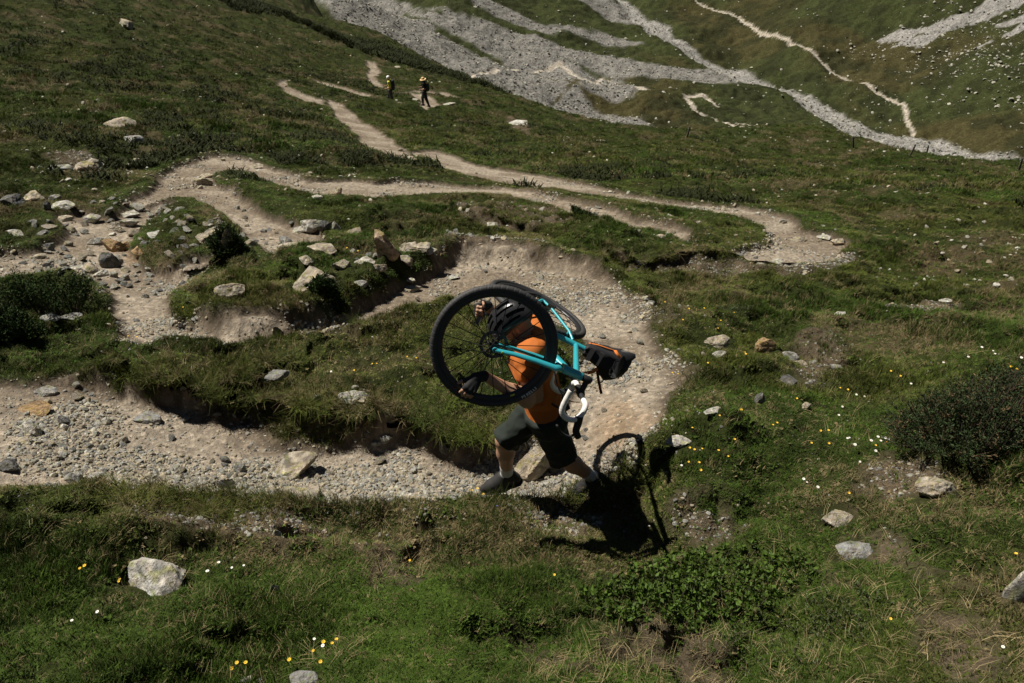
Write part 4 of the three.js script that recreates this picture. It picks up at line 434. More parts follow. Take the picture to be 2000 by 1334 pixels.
{
  const o = new THREE.Object3D(), c = new THREE.Color();
  const rocky = new Set(); for (const [px, pz, pw] of placed) if (pw > 0.1) for (let a = -pw * 0.5; a <= pw * 0.5; a += 0.05) for (let b = -pw * 0.42; b <= pw * 0.42; b += 0.05) rocky.add(Math.round((px + a) * 20) + '_' + Math.round((pz + b) * 20));
  const sow = (name, label, count, r0, r1, geos, size, bias, maxTrail) => {
    const sets = geos.map(() => []); let n = 0, guard = 0;
    while (n < count && guard++ < count * 6) {
      const r = r0 * Math.pow(r1 / r0, Math.pow(rnd(), bias)), edge = r < 7 ? 54 : r < 12 ? 42 : 36, a = rr(-edge, edge) * RAD, x = r * Math.sin(a), z = -r * Math.cos(a), q = sampleNear(x, z, [NEAR.trail, NEAR.bare, NEAR.Y, NEAR.hang]); if (!q) continue;
      const [td, br, y, hang] = q; if (td < maxTrail) continue;
      const gap = fbm(x * 1.6, z * 1.6, 3, 113);
      let p = td < 0.02 ? 0.6 : 1; if (br < 0.05 && hang > 0.998) p *= 0.18; if (hang < 0.995) p = 1.6; p *= 0.25 + 0.75 * sstep(0.28, 0.46, gap);
      if (rnd() > p || rocky.has(Math.round(x * 20) + '_' + Math.round(z * 20))) continue;
      const tall = (0.55 + 0.9 * sstep(0.45, 0.72, fbm(x * 1.7, z * 1.7, 3, 117))) * (td < 0.5 && r > 9 ? 0.6 : 1), h = size * rr(0.7, 1.25) * tall;
      sets[Math.floor(rnd() * geos.length)].push([x * hang, y, z * hang, h, size * rr(0.8, 1.2)]); n++;
    }
    sets.forEach((list, q) => {
      const im = new THREE.InstancedMesh(geos[q], bladeMat, list.length);
      list.forEach(([x, y, z, h, w], i) => { o.position.set(x, y - 0.006, z); o.rotation.set(rr(-0.25, 0.25), rr(0, 6.283), rr(-0.25, 0.25)); o.scale.set(w, h, w); o.updateMatrix(); im.setMatrixAt(i, o.matrix); im.setColorAt(i, turfColour(x, z, c, 0.08 + 0.38 * sstep(0.5, 0.66, fbm(x * 0.8, z * 0.8, 3, 95)))); });
      im.name = numbered(name); im.userData.kind = 'stuff'; im.userData.label = label; im.castShadow = im.receiveShadow = true; scene.add(im);
    });
  };
  sow('near_grass', 'short mixed turf grass of the near slope', 95000, 2.0, 9, [tuft(16, 0.45, 1, 0.055, 0.6), tuft(12, 0.5, 2, 0.08, 0.9), tuft(18, 0.4, 3, 0.045, 0.45), tuft(9, 0.55, 4, 0.16, 0.8)], 0.05, 0.8, -0.02);
  sow('middle_grass', 'short turf grass between the trail legs', 95000, 8, 26, [tuft(16, 0.6, 5, 0.09, 0.6), tuft(14, 0.6, 6, 0.12, 0.9)], 0.066, 0.85, -0.02);
  sow('far_grass', 'grass of the farther meadow', 90000, 22, 100, [tuft(18, 0.9, 7, 0.14, 0.7), tuft(14, 0.9, 8, 0.18, 0.9)], 0.13, 0.8, 0.02);
  // low broad-leaved herbs between the blades
  const herb = (n, sd, w) => { reseed(sd); const pos = [], idx = []; for (let b = 0; b < n; b++) { const a = rr(0, 6.283), t = rr(0.15, 0.8), l = rr(0.5, 1), cx = Math.cos(a), cz = Math.sin(a), k = pos.length / 3, q = (u, s) => pos.push(cx * l * u - cz * s * w, t * l * Math.sin(u * 1.9) , cz * l * u + cx * s * w); q(0.05, 0); q(0.5, -0.5); q(0.6, 0); q(0.5, 0.5); q(1, 0); idx.push(k, k + 1, k + 2, k, k + 2, k + 3, k + 1, k + 4, k + 2, k + 2, k + 4, k + 3); } const g = new THREE.BufferGeometry(); g.setAttribute('position', new THREE.Float32BufferAttribute(pos, 3)); g.setIndex(idx); g.computeVertexNormals(); return g; };
  sow('herbs', 'low broad-leaved herbs among the turf', 30000, 2.0, 9.5, [herb(9, 21, 0.42), herb(12, 22, 0.3), herb(7, 23, 0.5)], 0.028, 0.8, 0.03);
  // pale dead stalks standing out of the turf, dark dwarf shrubs in patches on the farther slope and along its gully
  const spread = (name, label, g, list, tone) => { const im = new THREE.InstancedMesh(g, bladeMat, list.length); list.forEach(([x, y, z, w, h, tilt], i) => { o.position.set(x, y - 0.01, z); o.rotation.set(rr(-tilt, tilt), rr(0, 6.283), rr(-tilt, tilt)); o.scale.set(w, h, w); o.updateMatrix(); im.setMatrixAt(i, o.matrix); im.setColorAt(i, turfColour(x, z, c, tone)); }); im.name = numbered(name); im.userData.kind = 'stuff'; im.userData.label = label; im.castShadow = im.receiveShadow = true; scene.add(im); };
  { const st = [], sh = []; let n = 0; reseed(321);
    while (st.length < 5200 && n++ < 90000) { const r = 2.1 * Math.pow(5.2, rnd()), a = rr(-50, 50) * RAD, x = r * Math.sin(a), z = -r * Math.cos(a), q = sampleNear(x, z, [NEAR.trail, NEAR.Y]); if (!q || q[0] < 0.05 || fbm(x * 1.2, z * 1.2, 3, 141) < 0.47) continue; const h = rr(0.06, 0.13); st.push([x, q[1], z, h, h, 0.7]); }
    spread('dead_stalks', 'pale dead grass stalks in the turf', tuft(3, 0.25, 31, 0.022, 1.0), st, -2);
    n = 0; while (sh.length < 5000 && n++ < 300000) { const r = 17 * Math.pow(6.5, rnd()), a = rr(-36, 36) * RAD, x = r * Math.sin(a), z = -r * Math.cos(a), q = sampleNear(x, z, [NEAR.trail, NEAR.Y]); if (!q || q[0] < 0.25) continue; const m = fbm(x * 0.5, z * 0.5, 4, 151) + (x < -2 ? 0.02 : -0.08); if (rnd() > sstep(0.56, 0.66, m)) continue; sh.push([x, q[1], z, rr(0.14, 0.3), rr(0.1, 0.22), 0.3]); }
    for (let k = 0; k < 5200; k++) { const t = rnd() * (D.gully.length - 1), i = Math.floor(t), f = t - i, r2 = rr(-1, 1) * rr(0, 4.5), x = mix(D.gully[i][0], D.gully[i + 1][0], f) + r2 * 0.8, z = mix(D.gully[i][1], D.gully[i + 1][1], f) + r2, q = sampleNear(x, z, [NEAR.trail, NEAR.Y]); if (q && q[0] > 0.3) sh.push([x, q[1], z, rr(0.3, 0.7), rr(0.25, 0.55), 0.3]); }
    spread('dwarf_shrubs', 'low dark dwarf shrubs in patches on the farther slope', tuft(22, 0.8, 33, 0.2, 0.9), sh, -1); }
  // long drooping grass over the banks
  const long = [], g = tuft(16, 0.16, 9, 0.028, 1.1); let guard = 0; reseed(99);
  while (long.length < 2600 && guard++ < 200000) {
    const r = 4 * Math.pow(4, rnd()), a = rr(-36, 36) * RAD, x = r * Math.sin(a), z = -r * Math.cos(a), q = sampleNear(x, z, [NEAR.trail, NEAR.Y, NEAR.hang]);
    if (!q || q[0] < 0.0 || (q[2] > 0.993 && (q[0] > 0.3 || fbm(x * 1.4, z * 1.4, 2, 121) < 0.52))) continue; long.push([x * q[2], q[1], z * q[2]]);
  }
  const im = new THREE.InstancedMesh(g, bladeMat, long.length);
  long.forEach(([x, y, z], i) => { const s = rr(0.08, 0.17); o.position.set(x, y - 0.012, z); o.rotation.set(rr(0, 0.9), rr(0, 6.28), rr(-0.3, 0.3)); o.scale.set(s, s, s); o.updateMatrix(); im.setMatrixAt(i, o.matrix); im.setColorAt(i, turfColour(x, z, c, 0.3)); });
  im.name = 'bank_grass'; im.userData.kind = 'stuff'; im.userData.label = 'long drooping grass along the trail banks'; im.castShadow = im.receiveShadow = true; scene.add(im);
}
console.log('grass');

// ---------------------------------------------------------------- shrubs: twigs and leaves
function leafGeo(list, fold = 0.25) { // [x,y,z, dir(3), side length, width, shade]
  const pos = [], col = [], idx = [];
  for (const [p, d, l, w, c] of list) {
    const s = V(rr(-1, 1), rr(-0.4, 0.4), rr(-1, 1)).cross(d).normalize(), n = d.clone().cross(s).normalize(), k = pos.length / 3;
    const put = (t, u, v) => { const q = p.clone().addScaledVector(d, t * l).addScaledVector(s, u * w).addScaledVector(n, v * w); pos.push(q.x, q.y, q.z); col.push(c[0], c[1], c[2]); };
    put(0, 0, 0); put(0.45, -0.5, fold); put(0.5, 0, 0); put(0.45, 0.5, fold); put(1, 0, 0);
    idx.push(k, k + 1, k + 2, k, k + 2, k + 3, k + 1, k + 4, k + 2, k + 2, k + 4, k + 3);
  }
  const g = new THREE.BufferGeometry(); g.setAttribute('position', new THREE.Float32BufferAttribute(pos, 3)); g.setAttribute('color', new THREE.Float32BufferAttribute(col, 3)); g.setIndex(idx); g.computeVertexNormals(); return g;
}
const leafMat = new THREE.MeshPhysicalMaterial({ vertexColors: true, roughness: 0.62, specularIntensity: 0.4, transmission: 0.25, thickness: 0, side: THREE.DoubleSide });
const needleMat = new THREE.MeshPhysicalMaterial({ vertexColors: true, roughness: 0.8, specularIntensity: 0.3, side: THREE.DoubleSide });
const twigMat = mat(0.09, 0.065, 0.045, 0.9);
function twig(a, b, r0, r1) { const d = b.clone().sub(a), g = new THREE.CylinderGeometry(r1, r0, d.length(), 5, 1, true); g.translate(0, d.length() / 2, 0); g.applyQuaternion(new THREE.Quaternion().setFromUnitVectors(V(0, 1, 0), d.clone().normalize())); g.translate(a.x, a.y, a.z); return g; }
D.shrubs.forEach(([x, z, w, h, kind, label], n) => {
  reseed(500 + n);
  const g = new THREE.Group(), y0 = groundY(x, z); g.position.set(x, y0, z);
  const leaves = [], twigs = [], stems = kind === 'leafy' ? 340 : kind === 'fine' ? 240 : kind === 'juniper' ? 230 : 110;
  for (let s = 0; s < stems; s++) {
    const a = rr(0, 6.283), d = kind === 'leafy' || kind === 'fine' ? Math.pow(rnd(), 0.62) * (0.8 + 0.5 * noise2(a * 1.9, 3, n)) : Math.sqrt(rnd()), px = Math.cos(a) * d * w / 2, pz = Math.sin(a) * d * w * (kind === 'leafy' ? 0.3 : 0.34), gy = (groundY(x + px, z + pz) ?? y0) - y0;
    if (kind === 'leafy' || kind === 'fine') {
      const tall = h * (kind === 'leafy' ? rr(0.35, 0.75) : rr(0.15, 0.35)) * Math.max(0.35, 1.15 - 0.65 * d), b = V(px, gy, pz), t = V(px + rr(-0.04, 0.04), gy + tall, pz + rr(-0.04, 0.04)), L = kind === 'leafy' ? 9 : 16;
      twigs.push(twig(b, t, 0.0025, 0.0012));
      for (let q = 0; q < L; q++) { const u = rr(0.25, 1.05), p = b.clone().lerp(t, u), az = rr(0, 6.283), dir = V(Math.cos(az), rr(0.05, 0.9), Math.sin(az)).normalize(), f = rr(0.6, 1.25), ln = kind === 'leafy' ? rr(0.024, 0.042) : rr(0.008, 0.015); leaves.push([p, dir, ln, ln * 0.55, kind === 'leafy' ? [0.070 * f, 0.122 * f, 0.014 * f] : [0.10 * f, 0.135 * f, 0.045 * f]]); }
    } else {
      const dome = Math.sqrt(Math.max(0, 1 - d * d)), tall = h * (0.25 + 0.75 * dome) * rr(0.75, 1.08), b = V(px * 0.55, gy * 0.55, pz * 0.55), t = V(px, gy + tall, pz);
      twigs.push(twig(b, t, 0.006, 0.002));
      const sprays = kind === 'juniper' ? 15 : 13;
      for (let q = 0; q < sprays; q++) {
        const u = rr(0.35, 1), p = b.clone().lerp(t, u), az = rr(0, 6.283), dir = V(Math.cos(az) * 0.9, rr(0.1, 0.9), Math.sin(az) * 0.9).normalize(), e = p.clone().addScaledVector(dir, h * rr(0.1, 0.22)), f = rr(0.55, 1.25) * (kind === 'juniper' && rnd() < 0.12 ? 1.5 : 1), br = kind === 'juniper' && rnd() < 0.18;
        for (let m = 0; m < 10; m++) { const l = p.clone().lerp(e, m / 9), az2 = rr(0, 6.283), d2 = dir.clone().add(V(Math.cos(az2), rr(-0.3, 0.8), Math.sin(az2)).multiplyScalar(0.9)).normalize(), ln = kind === 'juniper' ? rr(0.014, 0.026) : rr(0.018, 0.032); leaves.push([l, d2, ln, ln * (kind === 'juniper' ? 0.28 : 0.42), br ? [0.11 * f, 0.075 * f, 0.04 * f] : kind === 'juniper' ? [0.038 * f, 0.058 * f, 0.022 * f] : [0.040 * f, 0.066 * f, 0.018 * f]]); }
      }
    }
  }
  part(g, 'stems', mergeGeometries(twigs), twigMat).userData.kind = 'stuff';
  part(g, 'foliage', leafGeo(leaves), kind === 'juniper' || kind === 'round' ? needleMat : leafMat).userData.kind = 'stuff';
  top(g, kind === 'fine' ? 'cushion_plant' : kind === 'juniper' ? 'juniper_bush' : 'bush', label, kind === 'fine' ? 'plant' : 'bush');
});
console.log('shrubs');

// ---------------------------------------------------------------- flowers: stalk, petals, centre
{
  const stalk = new THREE.CylinderGeometry(0.0012, 0.0015, 0.07, 5); stalk.translate(0, 0.035, 0);
  const petals = (n, r, w, up) => { const gs = []; for (let i = 0; i < n; i++) { const g = new THREE.BufferGeometry(); g.setAttribute('position', new THREE.Float32BufferAttribute([0, 0, 0, r * 0.6, up * 0.6, -w, r, up, 0, r * 0.6, up * 0.6, w], 3)); g.setIndex([0, 1, 2, 0, 2, 3]); g.rotateY(i / n * 6.283); gs.push(g); } const m = mergeGeometries(gs); m.computeVertexNormals(); m.translate(0, 0.07, 0); return m; };
  const eye = new THREE.SphereGeometry(0.0042, 8, 5); eye.scale(1, 0.55, 1); eye.translate(0, 0.071, 0);
  const green = mat(0.07, 0.11, 0.03), white = mat(0.78, 0.78, 0.74, 0.6), yellow = mat(0.72, 0.47, 0.03, 0.6), amber = mat(0.6, 0.3, 0.02, 0.7);
  const make = (pm, em, n, r, w, up) => { const g = new THREE.Group(); part(g, 'stalk', stalk, green); part(g, 'petals', petals(n, r, w, up), pm); part(g, 'centre', eye, em); return g; };
  const daisy = make(white, amber, 11, 0.0135, 0.0032, 0.002), cup = make(yellow, amber, 7, 0.0125, 0.005, 0.005);
  reseed(77);
  const plant = (proto, list, name, cat, labelOf, groupOf, up) => list.forEach(([x, z]) => { const f = proto.clone(), r = Math.hypot(x, z), s = rr(0.55, 0.85) * (1 + Math.max(0, r - 5) * 0.04); f.position.set(x, groundY(x, z) - 0.005, z); f.scale.set(s, s * up * 1.4, s); f.rotation.set(rr(-0.1, 0.35), rr(0, 6.28), rr(-0.25, 0.25)); top(f, name, labelOf(x, z), cat, groupOf(x, z)); });
  const zone = (x, z) => { const r = Math.hypot(x, z); return r < 4 && x < 0 ? 'in the grass left of the foreground centre' : r < 4 ? 'on the grass slope of the right foreground' : x > 0.55 ? 'on the flowery turf right of the trail bend' : 'in the turf along the left and middle trail'; };
  plant(daisy, D.daisies, 'daisy', 'flower', (x, z) => 'small white daisy ' + zone(x, z), (x, z) => 'white daisies ' + zone(x, z), 1);
  plant(cup, D.yellows, 'yellow_flower', 'flower', (x, z) => 'small yellow flower ' + zone(x, z), (x, z) => 'yellow flowers ' + zone(x, z), 1);
  const gentian = make(mat(0.03, 0.03, 0.42, 0.6), mat(0.5, 0.5, 0.6), 5, 0.014, 0.006, 0.004); plant(gentian, [D.yellows[0].map((v, i) => v + (i ? 0.2 : 0.1))], 'blue_flower', 'flower', () => 'single deep blue flower in the grass below the trail', () => undefined, 0.7);
}
console.log('flowers');
// ---------------------------------------------------------------- shapes: swept tubes and meshed distance fields
function sweep(pts, rad, { radial = 10, closed = false, flat = 1, caps = true } = {}) {
  const n = pts.length, pos = [], idx = [], T = pts.map((p, i) => (closed ? pts[(i + 1) % n].clone().sub(pts[(i + n - 1) % n]) : pts[Math.min(i + 1, n - 1)].clone().sub(pts[Math.max(i - 1, 0)])).normalize());
  let N = Math.abs(T[0].y) < 0.9 ? V(0, 1, 0) : V(1, 0, 0); N.addScaledVector(T[0], -N.dot(T[0])).normalize();
  for (let i = 0; i < n; i++) {
    N.addScaledVector(T[i], -N.dot(T[i])).normalize(); const B = T[i].clone().cross(N), r = typeof rad === 'function' ? rad(i / (n - 1)) : rad;
    for (let k = 0; k < radial; k++) { const a = k / radial * 6.28319, c = Math.cos(a) * r, s = Math.sin(a) * r * flat; pos.push(pts[i].x + N.x * c + B.x * s, pts[i].y + N.y * c + B.y * s, pts[i].z + N.z * c + B.z * s); }
  }
  for (let i = 0; i < (closed ? n : n - 1); i++) for (let k = 0; k < radial; k++) { const a = i * radial + k, b = i * radial + (k + 1) % radial, c = ((i + 1) % n) * radial + k, d = ((i + 1) % n) * radial + (k + 1) % radial; idx.push(a, b, d, a, d, c); }
  if (caps && !closed) for (const [e, f] of [[0, 1], [n - 1, 0]]) { const m = pos.length / 3; pos.push(pts[e].x, pts[e].y, pts[e].z); for (let k = 0; k < radial; k++) { const a = e * radial + k, b = e * radial + (k + 1) % radial; f ? idx.push(m, b, a) : idx.push(m, a, b); } }
  const g = new THREE.BufferGeometry(); g.setAttribute('position', new THREE.Float32BufferAttribute(pos, 3)); g.setIndex(idx); g.computeVertexNormals(); return g;
}
const bare3 = (g) => { const o = g.index ? g : mergeVertices(g); for (const k of Object.keys(o.attributes)) if (k !== 'position' && k !== 'normal') o.deleteAttribute(k); return o; };
const join = (...gs) => mergeGeometries(gs.flat().map((g) => bare3(g)));
function fieldMesh(f, lo, hi, cell) {
  const nx = Math.ceil((hi[0] - lo[0]) / cell) + 1, ny = Math.ceil((hi[1] - lo[1]) / cell) + 1, nz = Math.ceil((hi[2] - lo[2]) / cell) + 1, F = new Float32Array(nx * ny * nz);
  for (let k = 0, q = 0; k < nz; k++) for (let j = 0; j < ny; j++) for (let i = 0; i < nx; i++) F[q++] = f(lo[0] + i * cell, lo[1] + j * cell, lo[2] + k * cell);
  const id = new Int32Array(nx * ny * nz).fill(-1), pos = [], idx = [], sx = 1, sy = nx, sz = nx * ny, cor = [0, sx, sy, sx + sy, sz, sz + sx, sz + sy, sz + sx + sy], edges = [[0, 1], [2, 3], [4, 5], [6, 7], [0, 2], [1, 3], [4, 6], [5, 7], [0, 4], [1, 5], [2, 6], [3, 7]];
  for (let k = 0; k < nz - 1; k++) for (let j = 0; j < ny - 1; j++) for (let i = 0; i < nx - 1; i++) {
    const q = i + j * sy + k * sz; let m = 0; for (let c = 0; c < 8; c++) if (F[q + cor[c]] < 0) m |= 1 << c;
    if (m === 0 || m === 255) continue; let X = 0, Y = 0, Z = 0, n = 0;
    for (const [a, b] of edges) { const fa = F[q + cor[a]], fb = F[q + cor[b]]; if ((fa < 0) === (fb < 0)) continue; const t = fa / (fa - fb); X += mix(a & 1, b & 1, t); Y += mix(a >> 1 & 1, b >> 1 & 1, t); Z += mix(a >> 2, b >> 2, t); n++; }
    id[q] = pos.length / 3; pos.push(lo[0] + (i + X / n) * cell, lo[1] + (j + Y / n) * cell, lo[2] + (k + Z / n) * cell);
  }
  const quad = (a, b, c, d, flip) => { if (a < 0 || b < 0 || c < 0 || d < 0) return; flip ? idx.push(a, c, b, a, d, c) : idx.push(a, b, c, a, c, d); };
  for (let k = 1; k < nz - 1; k++) for (let j = 1; j < ny - 1; j++) for (let i = 1; i < nx - 1; i++) {
    const q = i + j * sy + k * sz, s = F[q] < 0;
    if (s !== F[q + sx] < 0) quad(id[q - sy - sz], id[q - sz], id[q], id[q - sy], !s);
    if (s !== F[q + sy] < 0) quad(id[q - sx - sz], id[q - sx], id[q], id[q - sz], !s);
    if (s !== F[q + sz] < 0) quad(id[q - sx - sy], id[q - sy], id[q], id[q - sx], !s);
  }
  const g = new THREE.BufferGeometry(); g.setAttribute('position', new THREE.Float32BufferAttribute(pos, 3)); g.setIndex(idx); g.computeVertexNormals(); return g;
}
// tapered bones blended with a smooth minimum; bone: [a, ra, b, rb]
function blob(bones, k = 0.03) {
  const b = bones.map(([a, ra, c, rc]) => [a.x, a.y, a.z, c.x - a.x, c.y - a.y, c.z - a.z, ra, rc - ra, 1 / Math.max(1e-9, a.distanceToSquared(c))]);
  return (x, y, z) => {
    let d = 1e3;
    for (const [ax, ay, az, ex, ey, ez, r, dr, il] of b) {
      const px = x - ax, py = y - ay, pz = z - az, t = clamp((px * ex + py * ey + pz * ez) * il), qx = px - ex * t, qy = py - ey * t, qz = pz - ez * t, e = Math.sqrt(qx * qx + qy * qy + qz * qz) - r - dr * t;
      if (d > 900) { d = e; continue; } const h = Math.max(k - Math.abs(d - e), 0) / k; d = Math.min(d, e) - h * h * k * 0.25;
    }
    return d;
  };
}
function boundsOf(bones, pad) { const lo = [9e9, 9e9, 9e9], hi = [-9e9, -9e9, -9e9]; for (const [a, ra, c, rc] of bones) for (const [p, r] of [[a, ra], [c, rc]]) ['x', 'y', 'z'].forEach((q, i) => { lo[i] = Math.min(lo[i], p[q] - r - pad); hi[i] = Math.max(hi[i], p[q] + r + pad); }); return [lo, hi]; }
const boneMesh = (bones, cell, k = 0.03, tweak) => { const f = blob(bones, k), [lo, hi] = boundsOf(bones, cell * 2 + 0.02); return fieldMesh(tweak ? (x, y, z) => tweak(f(x, y, z), x, y, z) : f, lo, hi, cell); };
const beyond = (p, n) => (x, y, z) => (x - p.x) * n.x + (y - p.y) * n.y + (z - p.z) * n.z; // positive on the side n points to

// ---------------------------------------------------------------- a person from joints: one body mesh, clothing as parts
const J = {}; for (const k in D.joints) J[k] = V(...D.joints[k]);
const lerpV = (a, b, t) => a.clone().lerp(b, t);
// five bent fingers; frame: c palm centre, along (wrist to knuckles), across (towards the little finger), out (back of the hand); curl of each finger
function handBones(c, along, across, out, curl, grip) {
  const P = (a, b, o) => c.clone().addScaledVector(along, a).addScaledVector(across, b).addScaledVector(out, o), palm = [[P(-0.04, -0.012, 0), 0.02, P(0.03, -0.02, 0.002), 0.015], [P(-0.04, 0.008, 0), 0.02, P(0.028, 0.024, 0), 0.014], [P(-0.03, 0, 0), 0.02, P(0.032, 0.002, 0.002), 0.015]], fingers = [];
  [[-0.029, 0.072], [-0.009, 0.080], [0.011, 0.074], [0.030, 0.058]].forEach(([b, len], i) => {
    let a = 0.034 - Math.abs(i - 1.3) * 0.003, o = 0.003, th = 0; let p = P(a, b, o); const ch = [];
    [[0.42, curl[0]], [0.32, curl[1]], [0.26, curl[2]]].forEach(([f, c2], s) => { th += c2; a += Math.cos(th) * len * f; o -= Math.sin(th) * len * f; const q = P(a, b * (1 + 0.05 * s), o); ch.push([p, 0.0098 - s * 0.001, q, 0.0088 - s * 0.001]); p = q; });
    fingers.push(ch);
  });
  const th = [[P(-0.022, -0.026, -0.006), 0.014, P(0.008, -0.05, -0.016), 0.0115], [P(0.008, -0.05, -0.016), 0.0112, P(grip[0], grip[1], grip[2]), 0.009]];
  return { palm, fingers, thumb: th, all: [...palm, ...fingers.flat(), ...th] };
}
function headField(nl) { // x right, y up, z forward, metres; nl: neck joint in head axes
  const jaw = blob([[V(0, -0.045, 0.03), 0.05, V(0, -0.082, 0.062), 0.03], [V(-0.03, -0.03, 0.045), 0.035, V(0.03, -0.03, 0.045), 0.035], [V(0, -0.03, -0.03), 0.055, nl, 0.06]], 0.03);
  const nose = blob([[V(0, 0.012, 0.09), 0.009, V(0, -0.028, 0.108), 0.013]], 0.01), ears = blob([[V(-0.077, 0.008, -0.008), 0.014, V(-0.076, -0.028, 0), 0.009], [V(0.077, 0.008, -0.008), 0.014, V(0.076, -0.028, 0), 0.009]], 0.01), lips = blob([[V(-0.018, -0.058, 0.086), 0.006, V(0.018, -0.058, 0.086), 0.006]], 0.01);
  const sm = (a, b, k) => { const h = Math.max(k - Math.abs(a - b), 0) / k; return Math.min(a, b) - h * h * k * 0.25; };
  return (x, y, z) => { const q = Math.hypot(x / 0.077, (y - 0.03) / 0.095, (z + 0.005) / 0.1); let d = (q - 1) * 0.085; d = sm(d, jaw(x, y, z), 0.04); d = sm(d, nose(x, y, z), 0.015); d = sm(d, ears(x, y, z), 0.012); d = sm(d, lips(x, y, z), 0.012); const s = Math.min(Math.hypot(x - 0.031, y - 0.01, z - 0.1), Math.hypot(x + 0.031, y - 0.01, z - 0.1)) - 0.015; return Math.max(d, -s); };
}
function basis(o, x, y, z) { return new THREE.Matrix4().makeBasis(x, y, z).setPosition(o); }
const skin = mat(0.40, 0.225, 0.14, 0.6), black = mat(0.012, 0.012, 0.013, 0.7), softBlack = mat(0.02, 0.02, 0.022, 0.9);
function cloth(r, g, b, rough = 0.85) { return new THREE.MeshStandardMaterial({ color: lin(r, g, b), roughness: rough, side: THREE.DoubleSide }); }
function figure(J, o) {
  const g = new THREE.Group(), L = o.left, c = o.cell, inner = new THREE.Matrix4().makeTranslation(-o.base.x, -o.base.y, -o.base.z), put = (name, geo, m, parent = g) => part(parent, name, geo.applyMatrix4(inner), m);
  g.position.copy(o.base);
  const up = J.chest.clone().sub(J.hipC).normalize(), hL = J.hipC.clone().addScaledVector(L, 0.085), hR = J.hipC.clone().addScaledVector(L, -0.085), cw = (p, s) => p.clone().addScaledVector(L, s), waist = lerpV(J.hipC, J.chest, 0.45);
  const torso = [[cw(J.hipC, 0.07), 0.1, cw(J.hipC, -0.07), 0.1], [cw(waist, 0.055), 0.09, cw(waist, -0.055), 0.09], [cw(J.chest, 0.08), 0.102, cw(J.chest, -0.08), 0.102], [J.hipC, 0.1, J.chest, 0.105], [J.shL, 0.06, J.shR, 0.06], [J.chest, 0.1, J.neck, 0.06]];
  const limb = (a, b, d, r) => [[a, r[0], b, r[1]], [b, r[1], lerpV(b, d, 0.35), r[2]], [lerpV(b, d, 0.35), r[2], d, r[3]]];
  const armL = limb(J.shL, J.elL, J.wrL, [0.052, 0.04, 0.041, 0.027]), armR = limb(J.shR, J.elR, J.wrR, [0.052, 0.04, 0.041, 0.027]);
  const legL = limb(hL, J.knL, J.anL, [0.085, 0.056, 0.055, 0.036]), legR = limb(hR, J.knR, J.anR, [0.085, 0.056, 0.055, 0.036]);
  const footDir = (an, to) => to.clone().sub(an).setY((to.y - an.y) * 0.55).normalize();
  const bodyBones = [...torso, ...armL, ...armR, ...legL, ...legR, [J.neck, 0.058, lerpV(J.neck, J.head, 0.8), 0.055], [J.anL, 0.03, J.anL.clone().addScaledVector(footDir(J.anL, J.toL), 0.06).add(V(0, -0.05, 0)), 0.02], [J.anR, 0.03, J.anR.clone().addScaledVector(footDir(J.anR, J.toR), 0.06).add(V(0, -0.05, 0)), 0.02]];
  const zf = o.look.clone().normalize(), xr = V(0, 1, 0).cross(zf).normalize().multiplyScalar(1), yu = zf.clone().cross(xr).normalize(), HM = basis(J.head, xr, yu, zf), nl = J.neck.clone().applyMatrix4(HM.clone().invert());
  const head = fieldMesh(headField(nl), [-0.11, Math.min(-0.16, nl.y - 0.07), Math.min(-0.13, nl.z - 0.08)], [0.11, 0.15, 0.14], o.fine).applyMatrix4(HM);
  const hands = o.hands.map((h) => ({ ...handBones(h.c, h.along, h.across, h.out, h.curl, h.grip), h }));
  const handGeos = hands.map((h, i) => boneMesh([...h.all, [h.palm[0][0], 0.024, i ? J.wrR : J.wrL, 0.026]], o.fine, 0.008));
  const body = put('body', join(boneMesh(bodyBones, c, 0.035), head, ...handGeos), skin);
  body.userData.label = 'bare skin of face, arms and legs';
  const wr = (d, x, y, z, a) => d + (noise3(x * 14, y * 22, z * 14, 3) - 0.5) * a + (noise3(x * 40, y * 30, z * 40, 5) - 0.5) * a * 0.35;
  // shirt: torso and the upper part of the upper arms
  const cuff = (sh, el, t) => ({ p: lerpV(sh, el, t), n: el.clone().sub(sh).normalize() });
  const sl = [[J.shL, 0.072, lerpV(J.shL, J.elL, o.sleeve), 0.066], [J.shR, 0.072, lerpV(J.shR, J.elR, o.sleeve), 0.066]], cL = beyond(cuff(J.shL, J.elL, o.sleeve).p, cuff(J.shL, J.elL, o.sleeve).n), cR = beyond(cuff(J.shR, J.elR, o.sleeve).p, cuff(J.shR, J.elR, o.sleeve).n), hem = beyond(J.hipC.clone().addScaledVector(up, 0.01), up), nk = beyond(lerpV(J.neck, J.head, 0.28), J.head.clone().sub(J.neck).normalize());
  put('jersey', boneMesh([...torso.map(([a, r, b, q]) => [a, r + 0.014, b, q + 0.014]), ...sl], c * 0.8, 0.045, (d, x, y, z) => { const near = (s, e) => (x - s.x) ** 2 + (y - s.y) ** 2 + (z - s.z) ** 2 < 0.14; d = wr(d, x, y, z, 0.02); const a1 = cL(x, y, z), a2 = cR(x, y, z); if (Math.hypot(x - J.elL.x, y - J.elL.y, z - J.elL.z) < 0.16) d = Math.max(d, a1); if (Math.hypot(x - J.elR.x, y - J.elR.y, z - J.elR.z) < 0.16) d = Math.max(d, a2); const kx = x - J.neck.x, ky = y - J.neck.y, kz = z - J.neck.z; return Math.max(d, -hem(x, y, z), kx * kx + ky * ky + kz * kz < 0.0144 ? nk(x, y, z) : -1); }), o.shirt);
